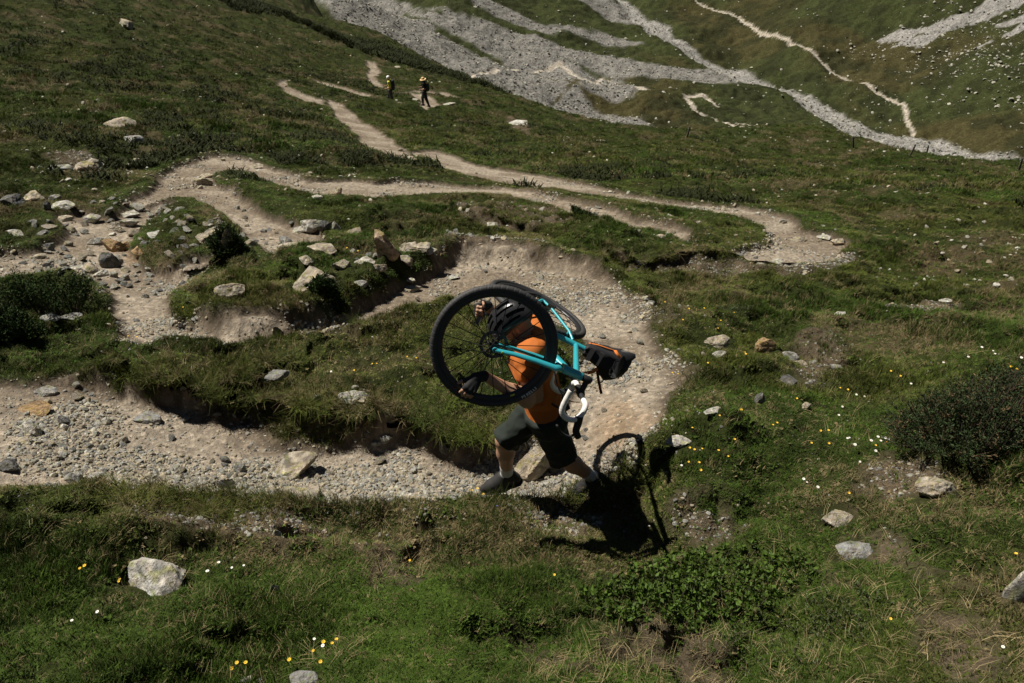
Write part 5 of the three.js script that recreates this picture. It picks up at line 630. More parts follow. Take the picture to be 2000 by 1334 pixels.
  // shorts or trousers: loose round the thighs, cut at the hem
  const hemL = lerpV(J.knL, J.anL, o.hem), hemR = lerpV(J.knR, J.anR, o.hem), nL = J.anL.clone().sub(J.knL).normalize(), nR = J.anR.clone().sub(J.knR).normalize(), qL = beyond(hemL, o.hem > 0.5 ? nL : J.knL.clone().sub(hL).normalize()), qR = beyond(hemR, o.hem > 0.5 ? nR : J.knR.clone().sub(hR).normalize()), wTop = beyond(J.hipC.clone().addScaledVector(up, 0.075), up);
  const legCloth = (h, k, a, e) => [[h, 0.108, k, 0.088], [k, 0.088, lerpV(k, a, Math.max(0.15, o.hem + 0.1)), o.hem > 0.5 ? 0.062 : 0.09]];
  put('shorts', boneMesh([[cw(J.hipC, 0.07), 0.125, cw(J.hipC, -0.07), 0.125], [J.hipC, 0.12, waist, 0.112], ...legCloth(hL, J.knL, J.anL), ...legCloth(hR, J.knR, J.anR)], c * 0.8, 0.03, (d, x, y, z) => { d = wr(d, x, y, z, 0.03); const dl = (x - J.knL.x) ** 2 + (y - J.knL.y) ** 2 + (z - J.knL.z) ** 2, dr = (x - J.knR.x) ** 2 + (y - J.knR.y) ** 2 + (z - J.knR.z) ** 2; return Math.max(d, wTop(x, y, z), dl < dr ? qL(x, y, z) : qR(x, y, z)); }), o.trousers).name = o.hem > 0.5 ? 'trousers' : 'shorts';
  const strap = [[cw(J.hipC.clone().addScaledVector(up, 0.06), 0.06), 0.104, cw(J.hipC.clone().addScaledVector(up, 0.06), -0.06), 0.104]], bLo = beyond(J.hipC.clone().addScaledVector(up, 0.045), up), bHi = beyond(J.hipC.clone().addScaledVector(up, 0.075), up);
  put('belt', boneMesh(strap, c * 0.7, 0.02, (d, x, y, z) => Math.max(d - 0.012, -bLo(x, y, z), bHi(x, y, z))), black);
  // socks and shoes
  for (const [kn, an, to] of [[J.knL, J.anL, J.toL], [J.knR, J.anR, J.toR]]) {
    const dir = footDir(an, to), sh = an.clone().sub(kn).normalize();
    if (o.sock) { const t = beyond(lerpV(an, kn, 0.27), kn.clone().sub(an).normalize()); put('sock', boneMesh([[lerpV(an, kn, 0.3), 0.046, an, 0.041], [an, 0.041, an.clone().addScaledVector(dir, 0.05).add(V(0, -0.04, 0)), 0.036]], Math.min(c, 0.008), 0.02, (d, x, y, z) => Math.max(d, t(x, y, z))), o.sock); }
    const fu = dir.clone().cross(V(0, 1, 0)).cross(dir).normalize(), F = (a, u) => an.clone().addScaledVector(dir, a).addScaledVector(fu, u), side = dir.clone().cross(fu), sole = beyond(F(0, -0.085), fu), collar = beyond(F(0, 0.02), fu.clone().addScaledVector(dir, -0.15).normalize());
    const fb = [[F(-0.045, -0.055), 0.04, F(0.05, -0.055), 0.042], [F(0.05, -0.058), 0.043, F(0.135, -0.066), 0.038], [F(0.135, -0.066), 0.038, F(0.185, -0.07), 0.026], [F(-0.02, -0.02), 0.043, F(-0.005, 0.02), 0.044], [F(0.0, -0.012), 0.044, F(0.1, -0.05), 0.038], [F(0.02, 0.0), 0.036, F(0.06, -0.03), 0.036], [F(0.12, -0.07).addScaledVector(side, 0.02), 0.03, F(0.06, -0.07).addScaledVector(side, -0.015), 0.032]];
    const shoe = put('shoe', boneMesh(fb, Math.min(c, 0.007), 0.03, (d, x, y, z) => Math.max(d, -sole(x, y, z), collar(x, y, z))), o.shoe);
    const s0 = beyond(F(0, -0.1), fu), s1 = beyond(F(0, -0.082), fu);
    put('sole', boneMesh(fb.map(([a, r, b, q]) => [a.clone().addScaledVector(fu, -0.03), r + 0.006, b.clone().addScaledVector(fu, -0.02), q + 0.008]), Math.min(c, 0.007), 0.03, (d, x, y, z) => Math.max(d, -s0(x, y, z), s1(x, y, z))), o.sole ?? softBlack, shoe);
  }
  if (o.gloves) hands.forEach((h, i) => put('glove', boneMesh([...h.palm.map(([a, r, b, q]) => [a, r + 0.004, b, q + 0.004]), ...h.fingers.map((f) => [f[0][0], 0.0138, lerpV(f[0][0], f[0][2], 0.5), 0.0128]), [h.thumb[0][0], h.thumb[0][1] + 0.003, h.thumb[0][2], h.thumb[0][3] + 0.003], [h.palm[0][0], 0.028, lerpV(h.palm[0][0], i ? J.wrR : J.wrL, 0.95), 0.031]], o.fine, 0.006), o.gloves));
  return { g, HM, put, xr, yu, zf, inner, up, L };
}

// ---------------------------------------------------------------- the bicycle (own axes: x forward, y up, z to its right), carried with its front wheel turned across
const bikeM = new THREE.Matrix4().fromArray(D.bike), teal = new THREE.MeshPhysicalMaterial({ color: lin(0.03, 0.36, 0.42), roughness: 0.38, clearcoat: 0.6, clearcoatRoughness: 0.25, side: THREE.DoubleSide }), rubber = mat(0.034, 0.033, 0.033, 0.7), alloy = mat(0.5, 0.5, 0.52, 0.3, { metalness: 1 }), darkAlloy = mat(0.03, 0.03, 0.032, 0.4, { metalness: 0.3 }), lime = mat(0.5, 0.62, 0.05, 0.5), tapeMat = mat(0.72, 0.7, 0.66, 0.75), steel = mat(0.10, 0.10, 0.105, 0.35, { metalness: 1 });
const RH = V(-0.419, 0.072, 0), FH = V(0.612, 0.072, 0), tAx = V(-0.326, 0.9455, 0).normalize(), fAx = V(0.9455, 0.326, 0).normalize(), CR = FH.clone().addScaledVector(tAx, 0.392).addScaledVector(fAx, -0.05), HT = CR.clone().addScaledVector(tAx, 0.13), SC = V(-0.131, 0.441, 0), BB = V(0, 0, 0);
const steerM = new THREE.Matrix4().makeTranslation(CR.x, CR.y, CR.z).multiply(new THREE.Matrix4().makeRotationAxis(tAx, D.steer)).multiply(new THREE.Matrix4().makeTranslation(-CR.x, -CR.y, -CR.z));
const bicycle = new THREE.Group(); bikeM.decompose(bicycle.position, bicycle.quaternion, bicycle.scale);
const steered = (g) => g.applyMatrix4(steerM);
function wheel(parent, name, hub, turn, rotorSide, gearSide) {
  const T = new THREE.Matrix4().makeTranslation(hub.x, hub.y, hub.z), M = turn ? steerM.clone().multiply(T) : T, w = new THREE.Group(); w.name = name; parent.add(w);
  const tg = new THREE.TorusGeometry(0.330, 0.0205, 18, 360), p = tg.attributes.position;
  for (let i = 0; i < p.count; i++) { const x = p.getX(i), y = p.getY(i), z = p.getZ(i), a = Math.atan2(y, x), R = Math.hypot(x, y), out = sstep(0.331, 0.342, R), kn = Math.sin(a * 150 + (z > 0.004 ? 2 : z < -0.004 ? 4 : 0)) > 0.1 ? 1 : 0, q = 1 + out * kn * 0.0075; p.setXYZ(i, x * q, y * q, z * (1 + out * kn * 0.1)); }
  tg.computeVertexNormals();
  const tyre = part(w, 'tyre', bare3(tg).applyMatrix4(M), rubber);
  const prof = [[0.282, 0], [0.285, 0.006], [0.295, 0.0115], [0.312, 0.0125], [0.315, 0.009], [0.315, -0.009], [0.312, -0.0125], [0.295, -0.0115], [0.285, -0.006], [0.282, 0]].map(([r, y]) => new THREE.Vector2(r, y)), rim = new THREE.LatheGeometry(prof, 120); rim.rotateX(Math.PI / 2);
  const rimM = part(w, 'rim', bare3(rim).applyMatrix4(M), darkAlloy);
  const hg = new THREE.CylinderGeometry(0.011, 0.011, gearSide ? 0.12 : 0.09, 16), f1 = new THREE.CylinderGeometry(0.026, 0.026, 0.004, 24).translate(0, 0.03, 0), f2 = new THREE.CylinderGeometry(0.026, 0.026, 0.004, 24).translate(0, -0.03, 0), hb = join(hg, f1, f2); hb.rotateX(Math.PI / 2);
  part(w, 'hub', hb.applyMatrix4(M), darkAlloy);
  for (let i = 0; i < 24; i++) { const s = i % 2 ? 1 : -1, a = i / 24 * 6.28319, h = a + (i % 4 < 2 ? 1.15 : -1.15), A = V(0.024 * Math.cos(h), 0.024 * Math.sin(h), 0.03 * s), B = V(0.284 * Math.cos(a), 0.284 * Math.sin(a), 0.002 * s); part(w, 'spoke', sweep([A, B], 0.0024, { radial: 5 }).applyMatrix4(M), softBlack); }
  const ring = new THREE.RingGeometry(0.062, 0.08, 48), arms = [0, 1, 2, 3, 4, 5].map((k) => new THREE.PlaneGeometry(0.06, 0.007).translate(0.04, 0, 0).rotateZ(k * 1.0472)), rot = join(ring, ...arms); rot.translate(0, 0, rotorSide * 0.042);
  part(w, 'brake_disc', rot.applyMatrix4(M), steel);
  if (gearSide) { const cs = []; for (let k = 0; k < 8; k++) { const c = new THREE.CylinderGeometry(0.055 - k * 0.0045, 0.055 - k * 0.0045, 0.002, 28).rotateX(Math.PI / 2).translate(0, 0, gearSide * (0.03 + k * 0.0045)); cs.push(c); } part(w, 'cassette', join(...cs).applyMatrix4(M), steel); }
  return { w, M, tyre, rimM };
}
const frontWheel = wheel(bicycle, 'front_wheel', FH, true, -1, 0), rearWheel = wheel(bicycle, 'rear_wheel', RH, false, -1, 1);
{
  const tube = (a, b, r0, r1, flat = 1) => sweep([a, lerpV(a, b, 0.33), lerpV(a, b, 0.66), b], (t) => mix(r0, r1, t), { radial: 14, flat });
  const stays = [];
  for (const s of [-1, 1]) {
    const drop = RH.clone().add(V(0, 0, s * 0.066));
    stays.push(sweep([SC.clone().add(V(-0.01, -0.06, s * 0.012)), SC.clone().add(V(-0.06, -0.11, s * 0.036)), drop.clone().add(V(0.06, 0.08, -s * 0.004)), drop], 0.0085, { radial: 10 }));
    stays.push(sweep([BB.clone().add(V(-0.03, 0, s * 0.03)), V(-0.14, 0.024, s * 0.044), drop.clone().add(V(0.05, -0.006, 0)), drop], (t) => mix(0.013, 0.009, t), { radial: 10 }));
    stays.push(new THREE.CylinderGeometry(0.016, 0.016, 0.008, 16).rotateX(Math.PI / 2).translate(drop.x, drop.y, drop.z));
  }
  stays.push(sweep([SC.clone().add(V(-0.06, -0.11, -0.036)), SC.clone().add(V(-0.06, -0.11, 0.036))], 0.007));
  part(bicycle, 'frame', join(tube(CR.clone().addScaledVector(tAx, 0.095), SC.clone().addScaledVector(V(0.26, -0.96, 0), 0.03), 0.0185, 0.0155), tube(CR.clone().addScaledVector(tAx, 0.035), BB, 0.026, 0.029, 0.9), tube(BB, SC.clone().add(V(-0.012, 0.045, 0)), 0.0195, 0.0175), tube(CR, HT, 0.026, 0.0235), new THREE.CylinderGeometry(0.024, 0.024, 0.08, 18).rotateX(Math.PI / 2), ...stays), teal);
  const legs = [];
  for (const s of [-1, 1]) {
    const tip = FH.clone().add(V(0, 0, s * 0.054)), sh = CR.clone().addScaledVector(tAx, -0.045).add(V(0, 0, s * 0.046)).addScaledVector(fAx, 0.004);
    legs.push(sweep([CR.clone().addScaledVector(tAx, -0.004).add(V(0, 0, s * 0.008)), CR.clone().addScaledVector(tAx, -0.02).add(V(0, 0, s * 0.03)), sh, lerpV(sh, tip, 0.35).addScaledVector(fAx, -0.008), lerpV(sh, tip, 0.7).addScaledVector(fAx, -0.008), tip], (t) => t < 0.25 ? 0.021 : mix(0.021, 0.0125, (t - 0.25) / 0.75), { radial: 14, flat: 0.72 }));
    legs.push(new THREE.CylinderGeometry(0.014, 0.014, 0.012, 18).rotateX(Math.PI / 2).translate(tip.x, tip.y, tip.z));
  }
  const fork = part(bicycle, 'fork', steered(join(...legs)), teal);
  part(fork, 'stripe', steered(sweep([CR.clone().addScaledVector(tAx, -0.003), CR.clone().addScaledVector(tAx, 0.006)], 0.0272, { radial: 24 })), lime);
  part(fork, 'stripe', steered(new THREE.CylinderGeometry(0.0065, 0.0065, 0.004, 14).rotateX(Math.PI / 2).translate(...FH.clone().addScaledVector(tAx, 0.042).addScaledVector(fAx, -0.006).add(V(0, 0, 0.066)).toArray())), lime);
  part(fork, 'axle', steered(new THREE.CylinderGeometry(0.008, 0.008, 0.126, 14).rotateX(Math.PI / 2).translate(FH.x, FH.y, FH.z)), black);
  // cockpit
  const top0 = HT.clone().addScaledVector(tAx, 0.005), top1 = HT.clone().addScaledVector(tAx, 0.055), CB = HT.clone().addScaledVector(tAx, 0.04).addScaledVector(fAx, 0.09);
  part(bicycle, 'stem', steered(join(sweep([top0, top1], 0.021, { radial: 18 }), sweep([top1, top1.clone().addScaledVector(tAx, 0.006)], 0.017, { radial: 16 }), sweep([HT.clone().addScaledVector(tAx, 0.036), CB], 0.0165, { radial: 14 }), new THREE.CylinderGeometry(0.0225, 0.0225, 0.044, 18).rotateX(Math.PI / 2).translate(CB.x, CB.y, CB.z))), black);
  const at = (f, t, z) => CB.clone().addScaledVector(fAx, f).addScaledVector(tAx, t).add(V(0, 0, z));
  const bar = part(bicycle, 'handlebar', steered(sweep([at(0, 0, -0.11), at(0, 0, 0.11)], 0.0145, { radial: 14 })), black);
  for (const s of [-1, 1]) {
    const curve = new THREE.CatmullRomCurve3([at(0, 0, s * 0.105), at(0, 0, s * 0.165), at(0.02, -0.002, s * 0.198), at(0.06, -0.008, s * 0.206), at(0.092, -0.03, s * 0.208), at(0.1, -0.07, s * 0.212), at(0.082, -0.108, s * 0.217), at(0.04, -0.126, s * 0.222), at(-0.06, -0.132, s * 0.23)], false, 'catmullrom', 0.5);
    part(bar, 'bar_tape', steered(sweep(curve.getPoints(90), (t) => 0.0158 + 0.0007 * (Math.sin(t * 150) > 0.6 ? 1 : 0), { radial: 14 })), tapeMat);
    part(bar, 'end_plug', steered(sweep([at(-0.06, -0.132, s * 0.23), at(-0.066, -0.1325, s * 0.2305)], 0.0162, { radial: 14 })), black);
    const hood = new THREE.CatmullRomCurve3([at(0.062, -0.012, s * 0.206), at(0.105, 0.002, s * 0.206), at(0.15, 0.014, s * 0.204), at(0.178, 0.045, s * 0.2)]);
    const lev = part(bar, 'brake_lever', steered(join(sweep(hood.getPoints(12), (t) => mix(0.024, 0.018, t), { radial: 12, flat: 0.85 }), sweep(new THREE.CatmullRomCurve3([at(0.165, 0.02, s * 0.204), at(0.19, -0.01, s * 0.208), at(0.185, -0.06, s * 0.214), at(0.155, -0.105, s * 0.222)]).getPoints(14), 0.0065, { radial: 8, flat: 1.6 }))), black);
    part(lev, 'cable', steered(sweep(new THREE.CatmullRomCurve3([at(0.02, -0.012, s * 0.1), at(0.05, -0.05, s * 0.05), at(0.03, -0.12, s * 0.02), at(-0.06, -0.2, s * 0.03)]).getPoints(24), 0.0025, { radial: 6 })), black);
  }
  // seat, drive train
  part(bicycle, 'seatpost', sweep([SC.clone().add(V(-0.012, 0.045, 0)), V(-0.193, 0.66, 0)], 0.0137, { radial: 14 }), black);
  const sad = []; for (let k = 0; k <= 12; k++) { const t = k / 12; sad.push([mix(0.055, -0.225, t), mix(0.018, 0.072, sstep(0.35, 1, t))]); }
  const sp = [], si = []; sad.forEach(([x, w], k) => { for (let q = 0; q <= 8; q++) { const a = (q / 8 - 0.5) * Math.PI; sp.push(x, 0.712 + 0.014 * Math.cos(a) - 0.02 * Math.abs(Math.sin(a)) + 0.012 * sstep(0.7, 1, k / 12), w * Math.sin(a)); } }); for (let k = 0; k < 12; k++) for (let q = 0; q < 8; q++) { const a = k * 9 + q; si.push(a, a + 1, a + 10, a, a + 10, a + 9); }
  const sg = new THREE.BufferGeometry(); sg.setAttribute('position', new THREE.Float32BufferAttribute(sp, 3)); sg.setIndex(si); sg.computeVertexNormals();
  const saddle = part(bicycle, 'saddle', sg, black);
  for (const s of [-1, 1]) part(saddle, 'rail', sweep([V(0.03, 0.70, s * 0.01), V(-0.02, 0.675, s * 0.022), V(-0.16, 0.672, s * 0.022), V(-0.2, 0.70, s * 0.03)], 0.0035, { radial: 6 }), steel);
  const ca = 288 * RAD, cd = V(Math.cos(ca), Math.sin(ca), 0);
  const chainring = part(bicycle, 'chainring', join(new THREE.RingGeometry(0.07, 0.083, 60).translate(0, 0, 0.045), ...[0, 1, 2, 3].map((k) => new THREE.PlaneGeometry(0.07, 0.016).translate(0.04, 0, 0.045).rotateZ(k * 1.5708 + 0.6))), darkAlloy);
  for (const s of [-1, 1]) {
    const e = cd.clone().multiplyScalar(s < 0 ? 0.17 : -0.17), arm = part(bicycle, 'crank_arm', sweep([V(0, 0, s * 0.06), e.clone().add(V(0, 0, s * 0.068))], (t) => mix(0.015, 0.011, t), { radial: 10, flat: 0.7 }), darkAlloy);
    const pd = join(sweep([e.clone().add(V(0, 0, s * 0.06)), e.clone().add(V(0, 0, s * 0.125))], 0.008), new THREE.BoxGeometry(0.075, 0.014, 0.05).translate(e.x, e.y, s * 0.112), new THREE.BoxGeometry(0.02, 0.02, 0.055).translate(e.x + 0.036, e.y, s * 0.112), new THREE.BoxGeometry(0.02, 0.02, 0.055).translate(e.x - 0.036, e.y, s * 0.112));
    part(arm, 'pedal', pd, steel);
  }
  const ch = []; for (let k = 0; k <= 20; k++) { const a = mix(-1.75, 1.75, k / 20); ch.push(V(0.082 * Math.cos(a), 0.082 * Math.sin(a), 0.045)); } for (let k = 0; k <= 12; k++) { const a = mix(1.6, 4.4, k / 12); ch.push(V(RH.x + 0.04 * Math.cos(a), RH.y + 0.04 * Math.sin(a), 0.045)); } ch.push(V(RH.x + 0.0, RH.y - 0.08, 0.05), V(RH.x + 0.03, RH.y - 0.11, 0.05));
  part(bicycle, 'chain', sweep(ch, 0.0038, { radial: 6, closed: true }), steel);
  part(bicycle, 'rear_derailleur', join(sweep([RH.clone().add(V(-0.005, -0.02, 0.085)), RH.clone().add(V(0.0, -0.06, 0.08)), RH.clone().add(V(0.02, -0.12, 0.06))], 0.014, { radial: 8, flat: 0.7 }), new THREE.CylinderGeometry(0.02, 0.02, 0.012, 14).rotateX(Math.PI / 2).translate(RH.x + 0.005, RH.y - 0.065, 0.052), new THREE.CylinderGeometry(0.02, 0.02, 0.012, 14).rotateX(Math.PI / 2).translate(RH.x + 0.022, RH.y - 0.12, 0.052)), darkAlloy);
  part(bicycle, 'brake_caliper', new THREE.BoxGeometry(0.035, 0.05, 0.03).translate(RH.x + 0.04, RH.y + 0.06, -0.055), black);
  part(bicycle, 'brake_caliper', new THREE.BoxGeometry(0.03, 0.05, 0.028).translate(RH.x + 0.055, RH.y + 0.075, 0.07), black);
  for (const s of [0.012, -0.02]) part(bicycle, 'gear_cable', sweep(new THREE.CatmullRomCurve3([SC.clone().add(V(-0.05, -0.08, 0.02 + s)), SC.clone().add(V(-0.12, -0.13, 0.05 + s)), RH.clone().add(V(0.09, 0.14, 0.078 + s)), RH.clone().add(V(0.02, 0.02, 0.09 + s))]).getPoints(20), 0.0026, { radial: 6 }), black);
}
top(bicycle, 'bicycle', 'turquoise gravel bicycle carried across the shoulders, white handlebar tape, front wheel turned', 'bicycle');
// lettering on the tyre wall and the small yellow rim sticker
const font = await new FontLoader().loadAsync('fonts/droid/droid_sans_bold.typeface.json');
{
  const arcText = (str, R, size, a0, step, z) => join([...str].map((c, i) => { const g = new TextGeometry(c, { font, size, depth: 0.0006, curveSegments: 3 }); g.translate(0, -size / 2, 0); g.rotateZ(Math.PI / 2 * 0); const a = a0 + i * step; g.rotateZ(a + Math.PI / 2); g.translate(R * Math.cos(a), R * Math.sin(a), z); return mergeVertices(g); }));
  const M = frontWheel.M, inv = steerM.clone().invert();
  // where the lettering sits: towards the ground on the rider's side
  const A = D.tyreText;
  part(frontWheel.tyre, 'lettering', arcText('PIRELLI', 0.331, 0.017, A, 0.046, 0.0207).applyMatrix4(M), mat(0.6, 0.6, 0.6, 0.7));
  const st = new THREE.RingGeometry(0.293, 0.303, 10, 1, A - 0.17, 0.085); st.translate(0, 0, 0.0128); part(frontWheel.rimM, 'sticker', bare3(st).applyMatrix4(M), lime);
}
// ---------------------------------------------------------------- seat pack strapped behind the saddle
{
  const bag = new THREE.Group(); bikeM.decompose(bag.position, bag.quaternion, bag.scale);
  // levels along the post: y, x from, x to, z from, z to
  const lv = [[0.475, -0.19, -0.10, -0.028, 0.03], [0.49, -0.24, -0.105, -0.04, 0.042], [0.54, -0.28, -0.115, -0.056, 0.048], [0.59, -0.36, -0.13, -0.075, 0.05], [0.63, -0.42, -0.15, -0.125, 0.05], [0.67, -0.45, -0.17, -0.15, 0.055], [0.72, -0.45, -0.19, -0.115, 0.06], [0.755, -0.43, -0.21, -0.07, 0.05], [0.765, -0.40, -0.24, -0.02, 0.02]];
  const ps = [], id = [], n = 28; lv.forEach(([y, x0, x1, z0, z1], j) => { for (let i = 0; i < n; i++) { const a = i / n * 6.28319, q = (v) => Math.sign(v) * Math.pow(Math.abs(v), 0.62), wv = 1 + (noise2(i * 0.9, j * 1.3, 9) - 0.5) * 0.22; ps.push((x0 + x1) / 2 + (x1 - x0) / 2 * q(Math.cos(a)) * wv, y + (noise2(i * 0.5, j, 4) - 0.5) * 0.012, (z0 + z1) / 2 + (z1 - z0) / 2 * q(Math.sin(a)) * wv); } });
  for (let j = 0; j < lv.length - 1; j++) for (let i = 0; i < n; i++) { const a = j * n + i, b = j * n + (i + 1) % n; id.push(a, b, b + n, a, b + n, a + n); }
  const c0 = ps.length / 3; ps.push(-0.145, 0.472, 0, -0.32, 0.768, 0); for (let i = 0; i < n; i++) { id.push(c0, (i + 1) % n, i); const o = (lv.length - 1) * n; id.push(c0 + 1, o + i, o + (i + 1) % n); }
  const g = new THREE.BufferGeometry(); g.setAttribute('position', new THREE.Float32BufferAttribute(ps, 3)); g.setIndex(id); g.computeVertexNormals();
  part(bag, 'pack_body', g, mat(0.014, 0.014, 0.016, 0.75));
  const orange = mat(0.72, 0.20, 0.03, 0.7), web = (pts, w = 0.011) => sweep(new THREE.CatmullRomCurve3(pts).getPoints(24), w, { radial: 8, flat: 0.22 });
  part(bag, 'strap', sweep([V(-0.17, 0.478, 0.036), V(-0.19, 0.53, 0.05), V(-0.22, 0.59, 0.055), V(-0.25, 0.63, 0.056)], (t) => mix(0.011, 0.006, t), { radial: 8, flat: 0.5 }), orange);
  part(bag, 'strap', web([V(-0.17, 0.655, 0.066), V(-0.165, 0.64, 0.082), V(-0.15, 0.66, 0.074), V(-0.16, 0.69, 0.06)]), orange);
  part(bag, 'strap', web([V(-0.15, 0.60, -0.072), V(-0.14, 0.585, -0.10), V(-0.135, 0.56, -0.125)]), orange);
  part(bag, 'strap', sweep([V(-0.15, 0.60, -0.075), V(-0.15, 0.64, -0.13), V(-0.15, 0.70, -0.20)], 0.009, { radial: 6, flat: 0.25 }), mat(0.12, 0.03, 0.012, 0.8));
  for (const y0 of [0.52, 0.58]) part(bag, 'velcro_band', new THREE.BoxGeometry(0.012, 0.03, 0.085).translate(-0.112 - (y0 - 0.52) * 0.2, y0, -0.004), softBlack);
  part(bag, 'flap', sweep([V(-0.22, 0.70, 0.05), V(-0.22, 0.74, 0.08), V(-0.23, 0.765, 0.10)], (t) => mix(0.05, 0.012, t), { radial: 10, flat: 0.25 }), mat(0.02, 0.02, 0.024, 0.6));
  part(bag, 'reflective_print', sweep([V(-0.150, 0.668, -0.035), V(-0.152, 0.684, -0.07)], 0.0026, { radial: 6 }), mat(0.5, 0.5, 0.52, 0.4));
  part(bag, 'draw_cord', sweep(new THREE.CatmullRomCurve3([V(-0.2, 0.74, -0.02), V(-0.19, 0.785, -0.06), V(-0.18, 0.74, -0.125)]).getPoints(16), 0.002, { radial: 5 }), black);
  top(bag, 'seat_pack', 'black seat pack with orange straps hanging behind the bicycle saddle', 'bag');
}
console.log('bicycle');

// ---------------------------------------------------------------- the rider carrying the bicycle
{
  const M = bikeM.clone().multiply(frontWheel.M), c = V(0, 0, 0).applyMatrix4(M), n = V(0, 0, 1).transformDirection(M), e = V(...D.grip).sub(c); e.addScaledVector(n, -e.dot(n)).normalize(); const tan = n.clone().cross(e).normalize(), tyre = c.clone().addScaledVector(e, 0.33);
  if (tan.x < 0) tan.negate();
  const pedal = V(Math.cos(288 * RAD) * 0.17, Math.sin(288 * RAD) * 0.17, -0.09).applyMatrix4(bikeM);
  // left hand: palm inside the rim, fingers over the near side of the tyre
  const alongL = e.clone().multiplyScalar(0.9).addScaledVector(n, 0.42).addScaledVector(tan, -0.1).normalize(), acrossL = tan.clone().addScaledVector(alongL, -tan.dot(alongL)).normalize(), outL = acrossL.clone().cross(alongL).normalize(); if (outL.dot(n) < 0) outL.negate();
  const palmL = tyre.clone().addScaledVector(e, -0.088).addScaledVector(n, 0.018).addScaledVector(tan, 0.012);
  J.wrL.copy(palmL).addScaledVector(alongL, -0.075).addScaledVector(tan, 0.03);
  const alongR = V(-0.55, 0.25, 0.8).normalize(), acrossR = V(-0.1, -0.9, 0.2); acrossR.addScaledVector(alongR, -acrossR.dot(alongR)).normalize(); const outR = acrossR.clone().cross(alongR).normalize(); if (outR.x > 0) outR.negate();
  const palmR = pedal.clone().add(V(-0.01, 0.03, -0.035));
  J.wrR.copy(palmR).addScaledVector(alongR, -0.08);
  const fig = figure(J, { base: V(0.15, 0.05, -4.2), left: V(0.06, 0.02, 1).normalize(), cell: 0.011, fine: 0.0034, look: V(-0.78, -0.62, 0.2), sleeve: 0.62, hem: 0.0,
    shirt: cloth(0.42, 0.112, 0.011, 0.85), trousers: cloth(0.011, 0.0175, 0.0125, 0.9), shoe: mat(0.02, 0.019, 0.019, 0.8), sole: mat(0.03, 0.03, 0.03, 0.9), sock: cloth(0.55, 0.55, 0.53), gloves: cloth(0.012, 0.012, 0.013, 0.85),
    hands: [{ c: palmL, along: alongL, across: acrossL, out: outL, curl: [0.35, 0.75, 0.75], grip: [0.035, -0.07, -0.02] }, { c: palmR, along: alongR, across: acrossR, out: outR, curl: [0.7, 1.2, 0.9], grip: [0.03, -0.045, -0.04] }] });
  // helmet: ribbed shell with long vents over a dark inner shell
  const R = [0.106, 0.108, 0.15], O = V(0, 0.035, -0.008), NU = 72, NV = 44;
  const at = (u, v, s) => { const a = mix(-1.62, 1.62, v), b = mix(-1.5, 1.75, u), lip = 1 - 0.06 * sstep(0.85, 1, u); return V(O.x + R[0] * s * Math.sin(a) * (1 - 0.04 * Math.cos(2 * b)), O.y + R[1] * s * Math.cos(a) * Math.cos(b) * lip - 0.012 * Math.sin(b) ** 2 * 0, O.z + R[2] * s * Math.sin(-b) * (0.55 + 0.45 * Math.cos(a * 0.9))); };
  const vent = (u, v) => { const rows = [[0.5, 0.035, [[0.16, 0.34], [0.42, 0.6], [0.68, 0.84]]], [0.385, 0.03, [[0.1, 0.3], [0.36, 0.62], [0.7, 0.9]]], [0.615, 0.03, [[0.1, 0.3], [0.36, 0.62], [0.7, 0.9]]], [0.27, 0.034, [[0.14, 0.4], [0.47, 0.78]]], [0.73, 0.034, [[0.14, 0.4], [0.47, 0.78]]], [0.155, 0.026, [[0.3, 0.66]]], [0.845, 0.026, [[0.3, 0.66]]]]; for (const [c, w, spans] of rows) if (Math.abs(v - c) < w) for (const [a, b] of spans) if (u > a && u < b) return true; return false; };
  const keep = (i, j) => i >= 0 && j >= 0 && i < NU && j < NV && !vent((i + 0.5) / NU, (j + 0.5) / NV), pos = [], quadIn = (a, b, c2, d) => { for (const p of [a, b, c2, a, c2, d]) pos.push(p.x, p.y, p.z); };
  for (let i = 0; i < NU; i++) for (let j = 0; j < NV; j++) {
    if (!keep(i, j)) continue; const c4 = (s) => [at(i / NU, j / NV, s), at((i + 1) / NU, j / NV, s), at((i + 1) / NU, (j + 1) / NV, s), at(i / NU, (j + 1) / NV, s)], o = c4(1), q = c4(0.86);
    quadIn(o[0], o[3], o[2], o[1]);
    [[0, 3, i - 1, j], [2, 1, i + 1, j], [1, 0, i, j - 1], [3, 2, i, j + 1]].forEach(([a, b, ii, jj]) => { if (!keep(ii, jj)) quadIn(o[a], o[b], q[b], q[a]); });
  }
  const hg = new THREE.BufferGeometry(); hg.setAttribute('position', new THREE.Float32BufferAttribute(pos, 3));
  const shell = fig.put('helmet', bare3(mergeVertices(toCreasedNormals(hg, 0.7))).applyMatrix4(fig.HM), mat(0.02, 0.02, 0.021, 0.22));
  const ins = []; for (let i = 0; i < 24; i++) for (let j = 0; j < 18; j++) { const a = at(i / 24, j / 18, 0.87), b = at((i + 1) / 24, j / 18, 0.87), c2 = at((i + 1) / 24, (j + 1) / 18, 0.87), d = at(i / 24, (j + 1) / 18, 0.87); for (const p of [a, d, c2, a, c2, b]) ins.push(p.x, p.y, p.z); }
  const ig = new THREE.BufferGeometry(); ig.setAttribute('position', new THREE.Float32BufferAttribute(ins, 3)); const ig2 = mergeVertices(ig); ig2.computeVertexNormals();
  fig.put('liner', bare3(ig2).applyMatrix4(fig.HM), mat(0.006, 0.006, 0.006, 0.95), shell);
